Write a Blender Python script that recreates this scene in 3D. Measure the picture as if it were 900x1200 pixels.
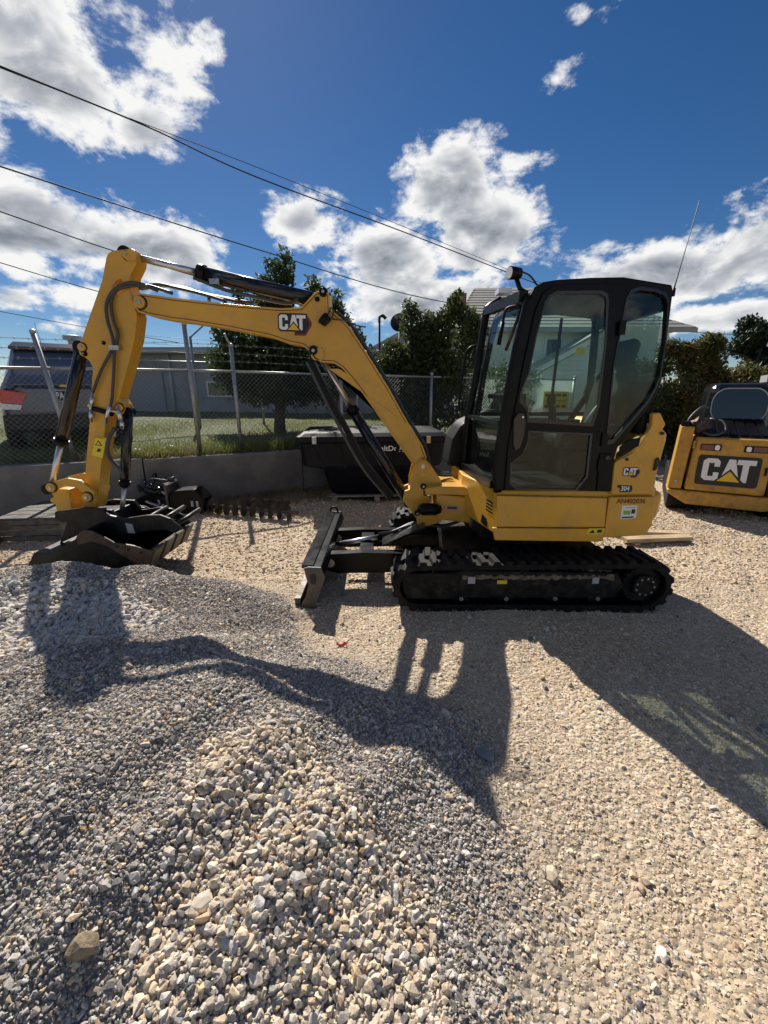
import bpy, bmesh, math, random
import numpy as np
from mathutils import Vector, Matrix, Euler, noise as mnoise

random.seed(7); RNG = np.random.default_rng(7)
for o in list(bpy.data.objects): bpy.data.objects.remove(o)
S = bpy.context.scene
COL = S.collection
R = math.radians

# ---------------------------------------------------------------- camera
cam_d = bpy.data.cameras.new('camera')
cam = bpy.data.objects.new('camera', cam_d); COL.objects.link(cam)
cam.location = (0, 0, 1.65)
cam.rotation_euler = (R(90) - math.atan(140/500), 0, 0)
cam_d.sensor_fit = 'VERTICAL'; cam_d.sensor_height = 36; cam_d.sensor_width = 27
cam_d.lens = 15.0
cam_d.clip_start = 0.05; cam_d.clip_end = 2000
S.camera = cam
S.view_settings.view_transform = 'Standard'; S.view_settings.look = 'None'
S.view_settings.exposure = EXPOSURE = 0.48
S.view_settings.gamma = 1
S.view_settings.use_curve_mapping = False
S.cycles.max_bounces = 6; S.cycles.diffuse_bounces = 3; S.cycles.glossy_bounces = 3; S.cycles.transmission_bounces = 4; S.cycles.transparent_max_bounces = 12

# ---------------------------------------------------------------- sun and sky
SUN_EL, SUN_AZ = R(41.2), R(-19.5)          # azimuth from +Y (away from the camera), negative is left
sun_d = bpy.data.lights.new('sun', 'SUN'); sun_d.energy = 5.0; sun_d.angle = R(0.5)
sun_d.color = (1.0, 0.93, 0.83)
sun = bpy.data.objects.new('sun', sun_d); COL.objects.link(sun)
to_sun = Vector((math.sin(SUN_AZ)*math.cos(SUN_EL), math.cos(SUN_AZ)*math.cos(SUN_EL), math.sin(SUN_EL)))
sun.rotation_euler = to_sun.to_track_quat('Z', 'Y').to_euler()
sun.location = to_sun*60

W = bpy.data.worlds.new('World'); S.world = W; W.use_nodes = True
W.cycles.sampling_method = 'MANUAL'; W.cycles.sample_map_resolution = 512
nt = W.node_tree; nt.nodes.clear()
def N(tree, typ, **kw):
    n = tree.nodes.new(typ)
    for k, v in kw.items(): setattr(n, k, v)
    return n
def M(op, a, b=None, c=None, tree=None, clamp=False):
    tree = tree or nt
    n = tree.nodes.new('ShaderNodeMath'); n.operation = op; n.use_clamp = clamp
    for i, x in enumerate((a, b, c)):
        if x is None: continue
        if isinstance(x, (int, float)): n.inputs[i].default_value = x
        else: tree.links.new(x, n.inputs[i])
    return n.outputs[0]
def smooth(x, lo, hi, a=0., b=1., tree=None):
    tree = tree or nt
    n = tree.nodes.new('ShaderNodeMapRange'); n.interpolation_type = 'SMOOTHSTEP'
    tree.links.new(x, n.inputs[0])
    for i, v in enumerate((lo, hi, a, b)): n.inputs[i+1].default_value = v
    return n.outputs[0]
def build_sky():
    L = nt.links.new
    out = N(nt, 'ShaderNodeOutputWorld')
    sky = N(nt, 'ShaderNodeTexSky', sky_type='NISHITA', sun_disc=False)
    sky.sun_elevation = SUN_EL; sky.sun_rotation = SUN_AZ
    sky.altitude = 1400; sky.air_density = 1.0; sky.dust_density = 0.25; sky.ozone_density = 3.0
    hs = N(nt, 'ShaderNodeHueSaturation'); hs.inputs['Saturation'].default_value = 1.28; hs.inputs['Hue'].default_value = .5045
    hs.inputs['Value'].default_value = .74; L(sky.outputs[0], hs.inputs['Color'])
    bg = N(nt, 'ShaderNodeBackground'); bg.inputs[1].default_value = 0.064; L(hs.outputs[0], bg.inputs[0])
    tc = N(nt, 'ShaderNodeTexCoord'); sp = N(nt, 'ShaderNodeSeparateXYZ'); L(tc.outputs['Generated'], sp.inputs[0])
    az = M('MULTIPLY', M('ARCTAN2', sp.outputs[0], sp.outputs[1]), 180/math.pi)
    el = M('MULTIPLY', M('ARCSINE', sp.outputs[2]), 180/math.pi)
    # cumulus banks: azimuth, elevation, half-width, half-height (degrees), weight
    blobs = [(-36, 31.5, 10, 7.5, 1.0), (-32, 25.6, 7, 3.6, .95), (-42, 23.5, 6, 4, 1.0), (-22.5, 30, 5.5, 4.5, .55), (-25, 23.8, 5, 2.6, .75), (-19, 27.5, 3, 1.8, .5),
             (-35, 14.6, 12, 3.7, 1.0), (-25.5, 13.8, 7.5, 3.6, 1.0), (-20, 12.6, 4, 2.2, .7), (-31, 9.5, 7, 1.6, .6), (-39, 8.4, 3, 1.5, .8), (-36, 6.6, 9, .9, .45),
             (-9.4, 18.3, 5.5, 2.6, .8), (-11, 18.0, 2.5, 2, .5), (7.5, 21.2, 6.5, 4.2, 1.0), (11, 17.2, 6.8, 4.6, 1.05), (1.0, 14.2, 7.0, 4.6, 1.0), (15.6, 23.0, 4.0, 1.5, .75), (5, 10.5, 12, 3.5, 1.0), (-5, 12, 5, 2.4, .5),
             (31, 11.5, 12, 2.9, 1.0), (40, 12.8, 9, 3.8, 1.0), (24, 9.5, 8, 2.2, .8), (38, 7.4, 10, 1.7, .8), (30, 6, 8, 1.0, .4), (55, 12, 12, 5, .8), (-58, 16, 12, 8, 1.0),
             (18.9, 28.4, 3.2, 1.5, .55), (19.9, 32.3, 1.7, .9, .55), (22.0, 31.8, 1.3, .8, .52), (23.4, 32.6, .9, .5, .4), (24.6, 30.2, .8, .5, .2)]
    # each bank is exp(-q); q is a squared distance in one vector, its third component carries the weight
    cb = N(nt, 'ShaderNodeCombineXYZ'); L(az, cb.inputs[0]); L(el, cb.inputs[1]); cb.inputs[2].default_value = 0
    q = None
    for a, e, sa, se, w in blobs:
        v = N(nt, 'ShaderNodeVectorMath', operation='MULTIPLY_ADD'); L(cb.outputs[0], v.inputs[0])
        kx, ky = .95/sa, .95/se
        v.inputs[1].default_value = (kx, ky, 0); v.inputs[2].default_value = (-a*kx, -e*ky, math.sqrt(max(0, -math.log(min(w, 1)))))
        d2 = N(nt, 'ShaderNodeVectorMath', operation='DOT_PRODUCT'); L(v.outputs[0], d2.inputs[0]); L(v.outputs[0], d2.inputs[1])
        q = d2.outputs['Value'] if q is None else M('SMOOTH_MIN', q, d2.outputs['Value'], .3)
    f = M('EXPONENT', M('MULTIPLY', q, -1.0))
    # broken cumulus over the rest of the sky, behind and beside the camera
    dirv = tc.outputs['Generated']
    mp = N(nt, 'ShaderNodeMapping'); mp.inputs['Scale'].default_value = (1, 1, 1.7); L(dirv, mp.inputs[0])
    big = N(nt, 'ShaderNodeTexNoise'); big.inputs['Scale'].default_value = 2.3; big.inputs['Detail'].default_value = 2; L(mp.outputs[0], big.inputs[0])
    side = smooth(M('ABSOLUTE', az), 48, 75)
    other = M('MULTIPLY', smooth(big.outputs[0], .50, .70), side)
    f = M('MAXIMUM', f, other)
    def fbm(vec, sc, det, rough=.6, dist=.0):
        n = N(nt, 'ShaderNodeTexNoise'); n.inputs['Scale'].default_value = sc; n.inputs['Detail'].default_value = det
        n.inputs['Roughness'].default_value = rough; n.inputs['Distortion'].default_value = dist; L(vec, n.inputs[0]); return n.outputs[0]
    n1 = fbm(mp.outputs[0], 8.5, 6, .62, .25)
    n2 = fbm(mp.outputs[0], 30, 4, .62, .0)
    off = N(nt, 'ShaderNodeVectorMath', operation='ADD'); L(mp.outputs[0], off.inputs[0])
    off.inputs[1].default_value = tuple(Vector((to_sun.x*.3, 0, to_sun.z))*.045)
    n1s = fbm(off.outputs[0], 8.5, 3, .56, .25)
    nn = M('ADD', M('MULTIPLY', M('SUBTRACT', n1, .5), 1.9), M('MULTIPLY', M('SUBTRACT', n2, .5), .62))
    d = M('ADD', f, nn)
    d = M('MULTIPLY', d, smooth(f, .02, .22))
    alpha = smooth(d, .28, .64)
    core = smooth(M('ADD', f, M('MULTIPLY', nn, .42)), .44, .92)                       # thick water: the grey underside of a backlit cloud
    relief = M('MULTIPLY', M('SUBTRACT', n1, n1s), 1.9)
    br = M('ADD', M('ADD', M('MULTIPLY', core, -.50), 1.10), relief)
    br = M('ADD', br, M('MULTIPLY', M('SUBTRACT', n2, .5), .35))
    br = M('MINIMUM', M('MAXIMUM', br, .26), 1.25)
    cr = N(nt, 'ShaderNodeValToRGB'); L(br, cr.inputs[0])
    e = cr.color_ramp.elements; e[0].position = .2; e[0].color = (.20, .225, .27, 1); e[1].position = 1.0; e[1].color = (1, 1, .99, 1)
    m_ = e.new(.6); m_.color = (.50, .53, .58, 1)
    bc = N(nt, 'ShaderNodeBackground'); bc.inputs[1].default_value = 0.67; L(cr.outputs[0], bc.inputs[0])
    mx = N(nt, 'ShaderNodeMixShader'); L(alpha, mx.inputs[0]); L(bg.outputs[0], mx.inputs[1]); L(bc.outputs[0], mx.inputs[2])
    L(mx.outputs[0], out.inputs[0])
build_sky()

# traced profiles of the excavator, metres in its own side plane (X, Z) or points (X, Y, Z)
PR = {
 'stick': [(-2.214, 2.689), (-2.194, 2.717), (-2.157, 2.735), (-2.004, 2.752), (-1.975, 2.738), (-1.967, 2.703), (-1.982, 2.642), (-2.038, 2.562), (-2.066, 2.464), (-2.05, 2.363), (-2.034, 2.261), (-2.084, 2.081), (-2.184, 1.847), (-2.306, 1.584), (-2.382, 1.49), (-2.425, 1.465), (-2.665, 0.617), (-2.801, 0.626), (-2.563, 1.486), (-2.498, 1.767), (-2.473, 1.847), (-2.494, 1.906), (-2.524, 1.934), (-2.567, 1.956), (-2.57, 1.995), (-2.543, 2.053), (-2.399, 2.308), (-2.28, 2.518)],
 'stick_hole': [(-2.204, 2.464), (-2.165, 2.518), (-2.122, 2.536), (-2.108, 2.5), (-2.123, 2.445), (-2.172, 2.414), (-2.204, 2.427)],
 'stick_lug': [(-2.392, 1.552), (-2.298, 1.604), (-2.268, 1.552), (-2.26, 1.511), (-2.289, 1.467), (-2.344, 1.458), (-2.405, 1.479)],
 'boom': [(-2.049, 2.339), (-2.033, 2.396), (-1.98, 2.427), (-1.695, 2.39), (-1.511, 2.371), (-1.181, 2.339), (-0.835, 2.314), (-0.682, 2.32), (-0.624, 2.371), (-0.566, 2.427), (-0.482, 2.459), (-0.442, 2.415), (-0.439, 2.307), (-0.336, 2.23), (-0.275, 2.165), (-0.185, 2.034), (-0.108, 1.919), (0.044, 1.685), (0.216, 1.391), (0.348, 1.191), (0.381, 1.1), (0.376, 0.985), (0.308, 0.946), (0.245, 1.046), (0.106, 1.236), (-0.067, 1.479), (-0.233, 1.706), (-0.353, 1.845), (-0.431, 1.892), (-0.518, 1.892), (-0.581, 1.919), (-0.628, 1.987), (-0.683, 2.027), (-0.803, 2.047), (-0.935, 2.093), (-1.275, 2.159), (-1.614, 2.211), (-1.738, 2.224), (-1.916, 2.256), (-2.01, 2.282)],
 'bracket': [(0.288, 1.045), (0.325, 1.083), (0.371, 1.079), (0.405, 1.045), (0.511, 0.894), (0.513, 0.85), (0.51, 0.827), (0.359, 0.817), (0.361, 0.745), (0.418, 0.74), (0.422, 0.612), (0.345, 0.602), (0.328, 0.532), (0.299, 0.528), (0.24, 0.612), (0.171, 0.7), (0.186, 0.788), (0.236, 0.808), (0.235, 0.885), (0.261, 0.998)],
 'bracket_foot': [(0.299, 0.528), (0.336, 0.602), (0.518, 0.602), (0.521, 0.511), (0.368, 0.467), (0.309, 0.481)],
 'swing_top': [(0.351, 0.844), (0.498, 0.859), (0.702, 0.854), (0.791, 0.806), (0.781, 0.765), (0.65, 0.778), (0.371, 0.784)],
 'swing_box': [(0.467, 0.779), (0.781, 0.754), (0.786, 0.599), (0.78, 0.51), (0.474, 0.549)],
 'front_skirt': [(0.617, 1.004), (0.9, 0.881), (0.928, 0.494), (0.781, 0.618), (0.647, 0.797)],
 'cab_outer': [(0.843, 0.959), (0.822, 1.118), (0.842, 1.422), (0.885, 1.815), (0.929, 2.1), (0.963, 2.269), (0.988, 2.317), (1.037, 2.345), (1.131, 2.359), (1.354, 2.371), (1.56, 2.374), (1.882, 2.328), (1.896, 2.293), (1.909, 2.018), (1.918, 1.728), (1.896, 1.622), (1.78, 1.422), (1.688, 1.281), (1.672, 1.195), (1.683, 0.943)],
 'door_glass': [(1.017, 2.018), (1.056, 2.214), (1.081, 2.253), (1.131, 2.277), (1.409, 2.28), (1.452, 2.261), (1.464, 2.222), (1.486, 1.968), (1.493, 1.568), (1.468, 1.431), (1.014, 1.459), (1.001, 1.541), (0.946, 1.595), (0.949, 1.666), (0.99, 1.78)],
 'door_lower': [(1.026, 1.385), (1.471, 1.366), (1.478, 1.059), (1.412, 0.959), (0.97, 0.969), (0.924, 1.009), (0.916, 1.157), (0.997, 1.224), (1.022, 1.31)],
 'rear_glass': [(1.595, 2.238), (1.618, 2.29), (1.674, 2.309), (1.78, 2.296), (1.847, 2.274), (1.876, 2.23), (1.902, 1.985), (1.903, 1.746), (1.881, 1.666), (1.847, 1.583), (1.646, 1.31), (1.594, 1.3), (1.572, 1.815)],
 'door_gap': [(0.888, 0.959), (0.888, 1.272), (0.951, 1.849), (1.001, 2.182), (1.039, 2.277), (1.1, 2.321), (1.428, 2.331), (1.516, 2.321), (1.543, 2.018), (1.54, 0.959)],
 'handle': [(0.907, 1.478), (0.937, 1.518), (0.974, 1.515), (0.994, 1.46), (0.989, 1.349), (0.968, 1.265), (0.937, 1.246), (0.918, 1.293)],
 'latch_recess': [(1.556, 1.227), (1.647, 1.227), (1.671, 0.954), (1.57, 0.954)],
 'rear_cover_black': [(1.688, 1.273), (1.741, 1.326), (1.828, 1.342), (1.825, 1.281), (1.739, 1.232), (1.699, 1.2)],
 'engine_door': [(1.897, 1.508), (1.952, 1.512), (2.002, 1.433), (1.988, 1.4), (2.004, 0.93), (2.005, 0.92), (1.678, 0.917), (1.67, 1.142), (1.683, 1.171), (1.838, 1.281), (1.898, 1.406), (1.905, 1.433)],
 'engine_panel': [(1.672, 1.152), (1.686, 1.17), (1.799, 1.234), (1.879, 1.143), (1.926, 1.06), (1.943, 1.018), (1.947, 0.931), (1.684, 0.925)],
 'counterweight': [(1.676, 0.902), (2.018, 0.906), (2.027, 0.834), (2.03, 0.675), (1.974, 0.6), (1.678, 0.582)],
 'side_panel': [(0.841, 0.912), (1.664, 0.893), (1.675, 0.663), (0.852, 0.667)],
 'side_skirt': [(0.825, 0.66), (1.681, 0.652), (1.677, 0.549), (0.85, 0.561)],
 'house': [(0.854, 0.894), (1.696, 0.882), (1.872, 0.949), (2.057, 0.949), (2.065, 0.901), (2.056, 0.628), (1.998, 0.572), (1.697, 0.543), (0.864, 0.547), (0.838, 0.644)],
 'rear_round': [(2.101, 0.877), (2.174, 0.862), (2.205, 0.661), (2.194, 0.596), (2.066, 0.558), (2.116, 0.633)],
 'front_glass_near': [(0.807, 1.045), (0.831, 1.458), (0.873, 1.816), (0.913, 2.193)],
 'front_frame_near': [(0.85, 0.935), (0.828, 1.114), (0.853, 1.42), (0.891, 1.816), (0.935, 2.103), (0.965, 2.265)],
 'front_glass_far': [(0.782, 0.945), (0.808, 1.397), (0.851, 1.73), (0.912, 2.279), (0.963, 2.386)],
 'front_frame_far': [(0.768, 0.889), (0.787, 1.396), (0.837, 1.754), (0.893, 2.282), (0.923, 2.368)],
 'thumb_near': [(-2.902, 0.636), (-2.778, 0.657), (-2.634, 0.678), (-2.516, 0.668), (-2.426, 0.605), (-2.311, 0.574), (-2.105, 0.605), (-1.984, 0.609), (-1.898, 0.574), (-1.826, 0.51), (-1.8, 0.474), (-1.865, 0.44), (-1.963, 0.468), (-2.127, 0.457), (-2.295, 0.425), (-2.419, 0.414), (-2.537, 0.436), (-2.651, 0.478), (-2.722, 0.532), (-2.861, 0.542), (-2.915, 0.574)],
 'thumb_far': [(-2.766, 0.632), (-2.69, 0.62), (-2.609, 0.574), (-2.527, 0.528), (-2.346, 0.539), (-2.208, 0.562), (-2.099, 0.546), (-1.995, 0.481), (-1.92, 0.399), (-1.975, 0.375), (-2.047, 0.429), (-2.222, 0.469), (-2.448, 0.458), (-2.668, 0.493), (-2.768, 0.562)],
 'bucket_side': [(-3.147, 0.077), (-2.979, 0.336), (-2.852, 0.322), (-2.603, 0.459), (-2.564, 0.514), (-2.507, 0.54), (-2.437, 0.526), (-2.282, 0.429), (-2.114, 0.398), (-1.971, 0.351), (-2.047, 0.201), (-2.221, 0.095), (-2.742, 0.052)],
 'bucket_cutter': [(-2.591, 0.464), (-2.552, 0.519), (-2.496, 0.545), (-2.427, 0.531), (-2.272, 0.434), (-2.105, 0.403), (-1.962, 0.356), (-2.053, 0.211), (-2.181, 0.29), (-2.335, 0.403), (-2.462, 0.444), (-2.573, 0.414)],
 'link_arc': [(-3.021, 0.83), (-2.999, 0.867), (-2.955, 0.887), (-2.817, 0.916), (-2.711, 0.896), (-2.64, 0.84), (-2.595, 0.788), (-2.607, 0.746), (-2.66, 0.736), (-2.695, 0.767), (-2.744, 0.83), (-2.83, 0.854), (-2.918, 0.819), (-2.975, 0.792), (-3.014, 0.798)],
 'link_arc_far': [(-3.001, 0.877), (-2.9, 0.899), (-2.815, 0.877), (-2.823, 0.834), (-2.888, 0.856), (-2.993, 0.862)],
 'link_low': [(-3.038, 0.792), (-2.953, 0.806), (-2.872, 0.802), (-2.871, 0.6), (-3.02, 0.585), (-3.018, 0.664), (-3.061, 0.686), (-3.054, 0.718), (-3.017, 0.728)],
 'blade_near': [(-0.61, 0.35), (-0.577, 0.362), (-0.483, 0.356), (-0.457, 0.284), (-0.49, 0.181), (-0.545, 0.017), (-0.671, 0.015), (-0.608, 0.117), (-0.583, 0.222)],
 'stick_cyl': [(-2.079, 3.9, 2.725), (-1.972, 3.9, 2.7), (-1.512, 3.9, 2.594), (-0.668, 3.9, 2.403), (-0.569, 3.9, 2.39)],
 'boom_cyl': [(-0.587, 3.9, 1.975), (-0.474, 3.9, 1.857), (-0.311, 3.9, 1.519), (0.144, 3.9, 0.765), (0.209, 3.9, 0.658)],
 'guard': [(-0.597, 3.86, 1.931), (-0.433, 3.86, 1.578), (-0.155, 3.86, 1.052), (0.095, 3.86, 0.734)],
 'bucket_cyl': [(-2.58, 3.9, 2.023), (-2.676, 3.9, 1.793), (-2.94, 3.9, 1.194), (-3.11, 3.9, 0.79)],
 'thumb_cyl': [(-2.279, 3.9, 1.489), (-2.309, 3.9, 1.355), (-2.422, 3.9, 0.806), (-2.503, 3.9, 0.507)],
 'hoseA': [(-1.817, 3.78, 2.437), (-1.968, 3.78, 2.491), (-2.087, 3.78, 2.485), (-2.185, 3.78, 2.428), (-2.247, 3.78, 2.338), (-2.26, 3.78, 2.227), (-2.242, 3.78, 2.096), (-2.241, 3.78, 2.02)],
 'hoseB': [(-1.706, 3.79, 2.421), (-1.896, 3.79, 2.475), (-2.035, 3.79, 2.475), (-2.16, 3.79, 2.439), (-2.217, 3.79, 2.339), (-2.215, 3.79, 2.21), (-2.198, 3.79, 2.116), (-2.235, 3.79, 2.021)],
 'hoseC': [(-2.248, 3.79, 2.001), (-2.277, 3.79, 1.846), (-2.333, 3.79, 1.605)],
 'hoseD': [(-2.267, 3.79, 1.992), (-2.389, 3.79, 1.826), (-2.495, 3.79, 1.645)],
 'hoseE': [(-2.333, 3.79, 1.605), (-2.386, 3.79, 1.481), (-2.437, 3.79, 1.376)],
 'hoseF': [(-2.361, 3.8, 1.35), (-2.418, 3.8, 1.275), (-2.458, 3.8, 1.167), (-2.442, 3.8, 1.068), (-2.369, 3.8, 0.979), (-2.36, 3.8, 0.9)],
 'boom_logo': [(-0.865, 3.79, 2.141), (-0.857, 3.79, 2.264), (-0.64, 3.79, 2.264), (-0.647, 3.79, 2.138)],
 'side_logo': [(1.746, 3.055, 1.069), (1.736, 3.055, 1.136), (1.828, 3.055, 1.136), (1.838, 3.055, 1.069)],
 'joint': [(-1.986, 3.79, 2.356)],
 'knee_pin': [(-0.492, 3.79, 2.434), (-0.542, 3.79, 2.38), (-0.59, 3.79, 1.987), (-0.551, 3.79, 1.96)],
 'worklight': [(0.893, 3.2, 2.394)],
 'ant': [(2.402, 3.9, 2.48), (2.488, 3.9, 3.107)],
 'mirror': [(0.129, 4.35, 2.255)],
 'text_id': [(1.733, 3.06, 0.85), (1.943, 3.06, 0.854)],
 'label_w': [(1.777, 3.06, 0.837), (1.89, 3.06, 0.841), (1.894, 3.06, 0.74), (1.778, 3.06, 0.731)],
 'l304': [(1.742, 3.05, 0.948), (1.809, 3.05, 0.948), (1.803, 3.05, 0.986)],
 'red_dec': [(1.775, 3.055, 1.156), (1.829, 3.055, 1.156), (1.82, 3.055, 1.208), (1.767, 3.055, 1.208)],
 'wstick': [(-2.545, 3.81, 1.281), (-2.456, 3.81, 1.26), (-2.523, 3.81, 1.084), (-2.616, 3.81, 1.11)],
 'mast': [(-5.385, 7, 2.587), (-5.402, 7, 0.424)],
}


# ---------------------------------------------------------------- materials
MAT = {}
def mat(name, col, rough=.6, metal=0., var=.0, scale=6., bump=0., bscale=40., col2=None, dirt=None, dirt_amt=.0, spec=.5, dscale=3., trans=0., coat=0., rand=0.):
    m = bpy.data.materials.new(name); m.use_nodes = True; MAT[name] = m
    t = m.node_tree; b = t.nodes['Principled BSDF']; L = t.links.new
    b.inputs['Roughness'].default_value = rough; b.inputs['Metallic'].default_value = metal
    b.inputs['Specular IOR Level'].default_value = spec
    if coat: b.inputs['Coat Weight'].default_value = coat; b.inputs['Coat Roughness'].default_value = .12
    base = None
    tc = N(t, 'ShaderNodeTexCoord')
    def noise(sc, det=5, rgh=.6):
        n = N(t, 'ShaderNodeTexNoise'); n.inputs['Scale'].default_value = sc; n.inputs['Detail'].default_value = det; n.inputs['Roughness'].default_value = rgh
        L(tc.outputs['Object'], n.inputs[0]); return n.outputs[0]
    def mix(fac, a, c2):
        n = N(t, 'ShaderNodeMix', data_type='RGBA')
        if isinstance(fac, float): n.inputs[0].default_value = fac
        else: L(fac, n.inputs[0])
        for i, x in ((6, a), (7, c2)):
            if isinstance(x, tuple): n.inputs[i].default_value = (*x[:3], 1)
            else: L(x, n.inputs[i])
        return n.outputs[2]
    c1 = tuple(col)
    if col2 is None and var: col2 = tuple(min(1, x*(1+var)) for x in col); c1 = tuple(x*(1-var) for x in col)
    cur = c1
    if col2 is not None: cur = mix(smooth(noise(scale), .35, .65, tree=t), c1, tuple(col2))
    if rand:
        oi = N(t, 'ShaderNodeObjectInfo')
        hs = N(t, 'ShaderNodeHueSaturation')
        if isinstance(cur, tuple): hs.inputs['Color'].default_value = (*cur, 1)
        else: L(cur, hs.inputs['Color'])
        mr = N(t, 'ShaderNodeMapRange'); L(oi.outputs['Random'], mr.inputs[0]); mr.inputs[3].default_value = 1-rand; mr.inputs[4].default_value = 1+rand
        L(mr.outputs[0], hs.inputs['Value'])
        r2 = M('FRACT', M('MULTIPLY', oi.outputs['Random'], 17.3, tree=t), tree=t)
        mr2 = N(t, 'ShaderNodeMapRange'); L(r2, mr2.inputs[0]); mr2.inputs[3].default_value = .65; mr2.inputs[4].default_value = 1.15
        L(mr2.outputs[0], hs.inputs['Saturation']); cur = hs.outputs[0]
    if dirt is not None:
        dn = M('MULTIPLY', smooth(noise(dscale, 8, .7), .42, .72, tree=t), dirt_amt, tree=t)
        cur = mix(dn, cur, tuple(dirt))
        rr = M('ADD', M('MULTIPLY', dn, .45, tree=t), rough, tree=t, clamp=True); L(rr, b.inputs['Roughness'])
    if isinstance(cur, tuple): b.inputs['Base Color'].default_value = (*cur, 1)
    else: L(cur, b.inputs['Base Color'])
    if bump:
        bn = N(t, 'ShaderNodeBump'); bn.inputs['Strength'].default_value = bump; bn.inputs['Distance'].default_value = .02
        L(noise(bscale, 6, .65), bn.inputs['Height']); L(bn.outputs[0], b.inputs['Normal'])
    if trans:
        o = t.nodes['Material Output']; tr = N(t, 'ShaderNodeBsdfTranslucent')
        if isinstance(cur, tuple): tr.inputs[0].default_value = (*cur, 1)
        else: L(cur, tr.inputs[0])
        mx = N(t, 'ShaderNodeMixShader'); mx.inputs[0].default_value = trans
        L(b.outputs[0], mx.inputs[1]); L(tr.outputs[0], mx.inputs[2]); L(mx.outputs[0], o.inputs[0])
    return m
def glass(name, tint, refl=.06, rough=.0):
    m = bpy.data.materials.new(name); m.use_nodes = True; MAT[name] = m
    t = m.node_tree; t.nodes.clear(); L = t.links.new
    o = N(t, 'ShaderNodeOutputMaterial'); tr = N(t, 'ShaderNodeBsdfTransparent'); tr.inputs[0].default_value = (*tint, 1)
    gl = N(t, 'ShaderNodeBsdfGlossy'); gl.inputs['Roughness'].default_value = rough
    fr = N(t, 'ShaderNodeFresnel'); fr.inputs[0].default_value = 1.5
    # dust film caught by the light
    df = N(t, 'ShaderNodeBsdfDiffuse'); df.inputs[0].default_value = (.42, .5, .46, 1)
    tc = N(t, 'ShaderNodeTexCoord'); n = N(t, 'ShaderNodeTexNoise'); n.inputs['Scale'].default_value = 9; n.inputs['Detail'].default_value = 8
    L(tc.outputs['Object'], n.inputs[0])
    mx0 = N(t, 'ShaderNodeMixShader'); L(smooth(n.outputs[0], .45, .85, .003, .03, tree=t), mx0.inputs[0]); L(tr.outputs[0], mx0.inputs[1]); L(df.outputs[0], mx0.inputs[2])
    mx = N(t, 'ShaderNodeMixShader'); L(M('ADD', M('MULTIPLY', fr.outputs[0], .55, tree=t), refl, tree=t, clamp=True), mx.inputs[0])
    L(mx0.outputs[0], mx.inputs[1]); L(gl.outputs[0], mx.inputs[2]); L(mx.outputs[0], o.inputs[0])
    return m
YEL = (.66, .345, .026)
mat('cat_yellow', YEL, .36, var=.07, scale=1.6, dirt=(.36, .25, .11), dirt_amt=.42, dscale=9, coat=.2, bump=.03, bscale=12)
mat('loader_yellow', (.55, .29, .035), .5, var=.10, scale=3, dirt=(.20, .14, .08), dirt_amt=.7, dscale=9, bump=.08, bscale=14)
mat('black_paint', (.0035, .0035, .0042), .32, var=.2, scale=4, dirt=(.09, .08, .065), dirt_amt=.06, dscale=9, spec=.18)
mat('black_gloss', (.012, .012, .014), .16, dirt=(.1, .09, .08), dirt_amt=.12)
mat('black_plastic', (.007, .007, .008), .5, bump=.05, bscale=300, dirt=(.10, .09, .07), dirt_amt=.06, spec=.18)
mat('hopper_plastic', (.005, .006, .012), .5, bump=.04, bscale=60, dirt=(.1, .09, .08), dirt_amt=.12, dscale=4, spec=.2)
mat('rubber', (.007, .007, .0075), .65, bump=.15, bscale=80, dirt=(.11, .095, .075), dirt_amt=.20, dscale=14, spec=.2)
mat('hose', (.05, .05, .052), .5)
mat('undercarriage', (.006, .006, .0065), .5, spec=.22, dirt=(.13, .11, .085), dirt_amt=.35, dscale=10, bump=.1)
mat('chrome', (.66, .66, .67), .36, 1.0)
mat('steel', (.42, .42, .43), .35, .9, var=.2, scale=30)
mat('galvanised', (.36, .37, .38), .5, .75, var=.15, scale=25)
mat('worn_steel', (.10, .095, .09), .5, .55, dirt=(.26, .2, .14), dirt_amt=.7, dscale=7, bump=.15)
mat('rusty_edge', (.12, .078, .055), .6, .3, col2=(.075, .045, .03), scale=18, bump=.15, dirt=(.33, .27, .2), dirt_amt=.4)
mat('bucket_black', (.010, .010, .011), .42, .1, spec=.3, dirt=(.13, .11, .085), dirt_amt=.3, dscale=6, bump=.08)
mat('seat_cloth', (.02, .022, .024), .85, bump=.1, bscale=150)
mat('white_print', (.80, .80, .80), .5)
mat('black_print', (.012, .012, .012), .5)
mat('maroon_print', (.20, .015, .03), .5)
mat('red_print', (.62, .05, .02), .5)
mat('yellow_print', (.80, .62, .03), .5)
mat('logo_yellow', (.80, .50, .03), .5)
mat('id_brown', (.12, .05, .015), .55)
mat('green_print', (.25, .42, .08), .5)
mat('grey_print', (.45, .45, .45), .5)
mat('lamp_white', (.85, .85, .85), .12, coat=.6)
mat('lamp_red', (.12, .008, .008), .18, coat=.8)
mat('lamp_bright_red', (.62, .02, .025), .18, coat=.8)
mat('concrete', (.215, .205, .19), .88, var=.16, scale=2.2, bump=.25, bscale=35, dirt=(.11, .10, .085), dirt_amt=.6, dscale=1.6)
mat('dark_timber', (.13, .12, .105), .75, var=.35, scale=9, bump=.3, bscale=50)
mat('old_wood', (.30, .27, .235), .8, var=.25, scale=9, bump=.3, bscale=50)
mat('fresh_wood', (.42, .31, .19), .75, var=.2, scale=8, bump=.2)
mat('car_blue', (.075, .105, .17), .3, .25, var=.05, coat=.7)
mat('car_black', (.015, .016, .02), .25, coat=.5)
mat('car_trim', (.02, .02, .02), .55)
mat('tyre', (.02, .02, .02), .8)
mat('cable', (.012, .012, .014), .6)
mat('siding', (.82, .80, .73), .65, var=.04, scale=2)
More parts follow.
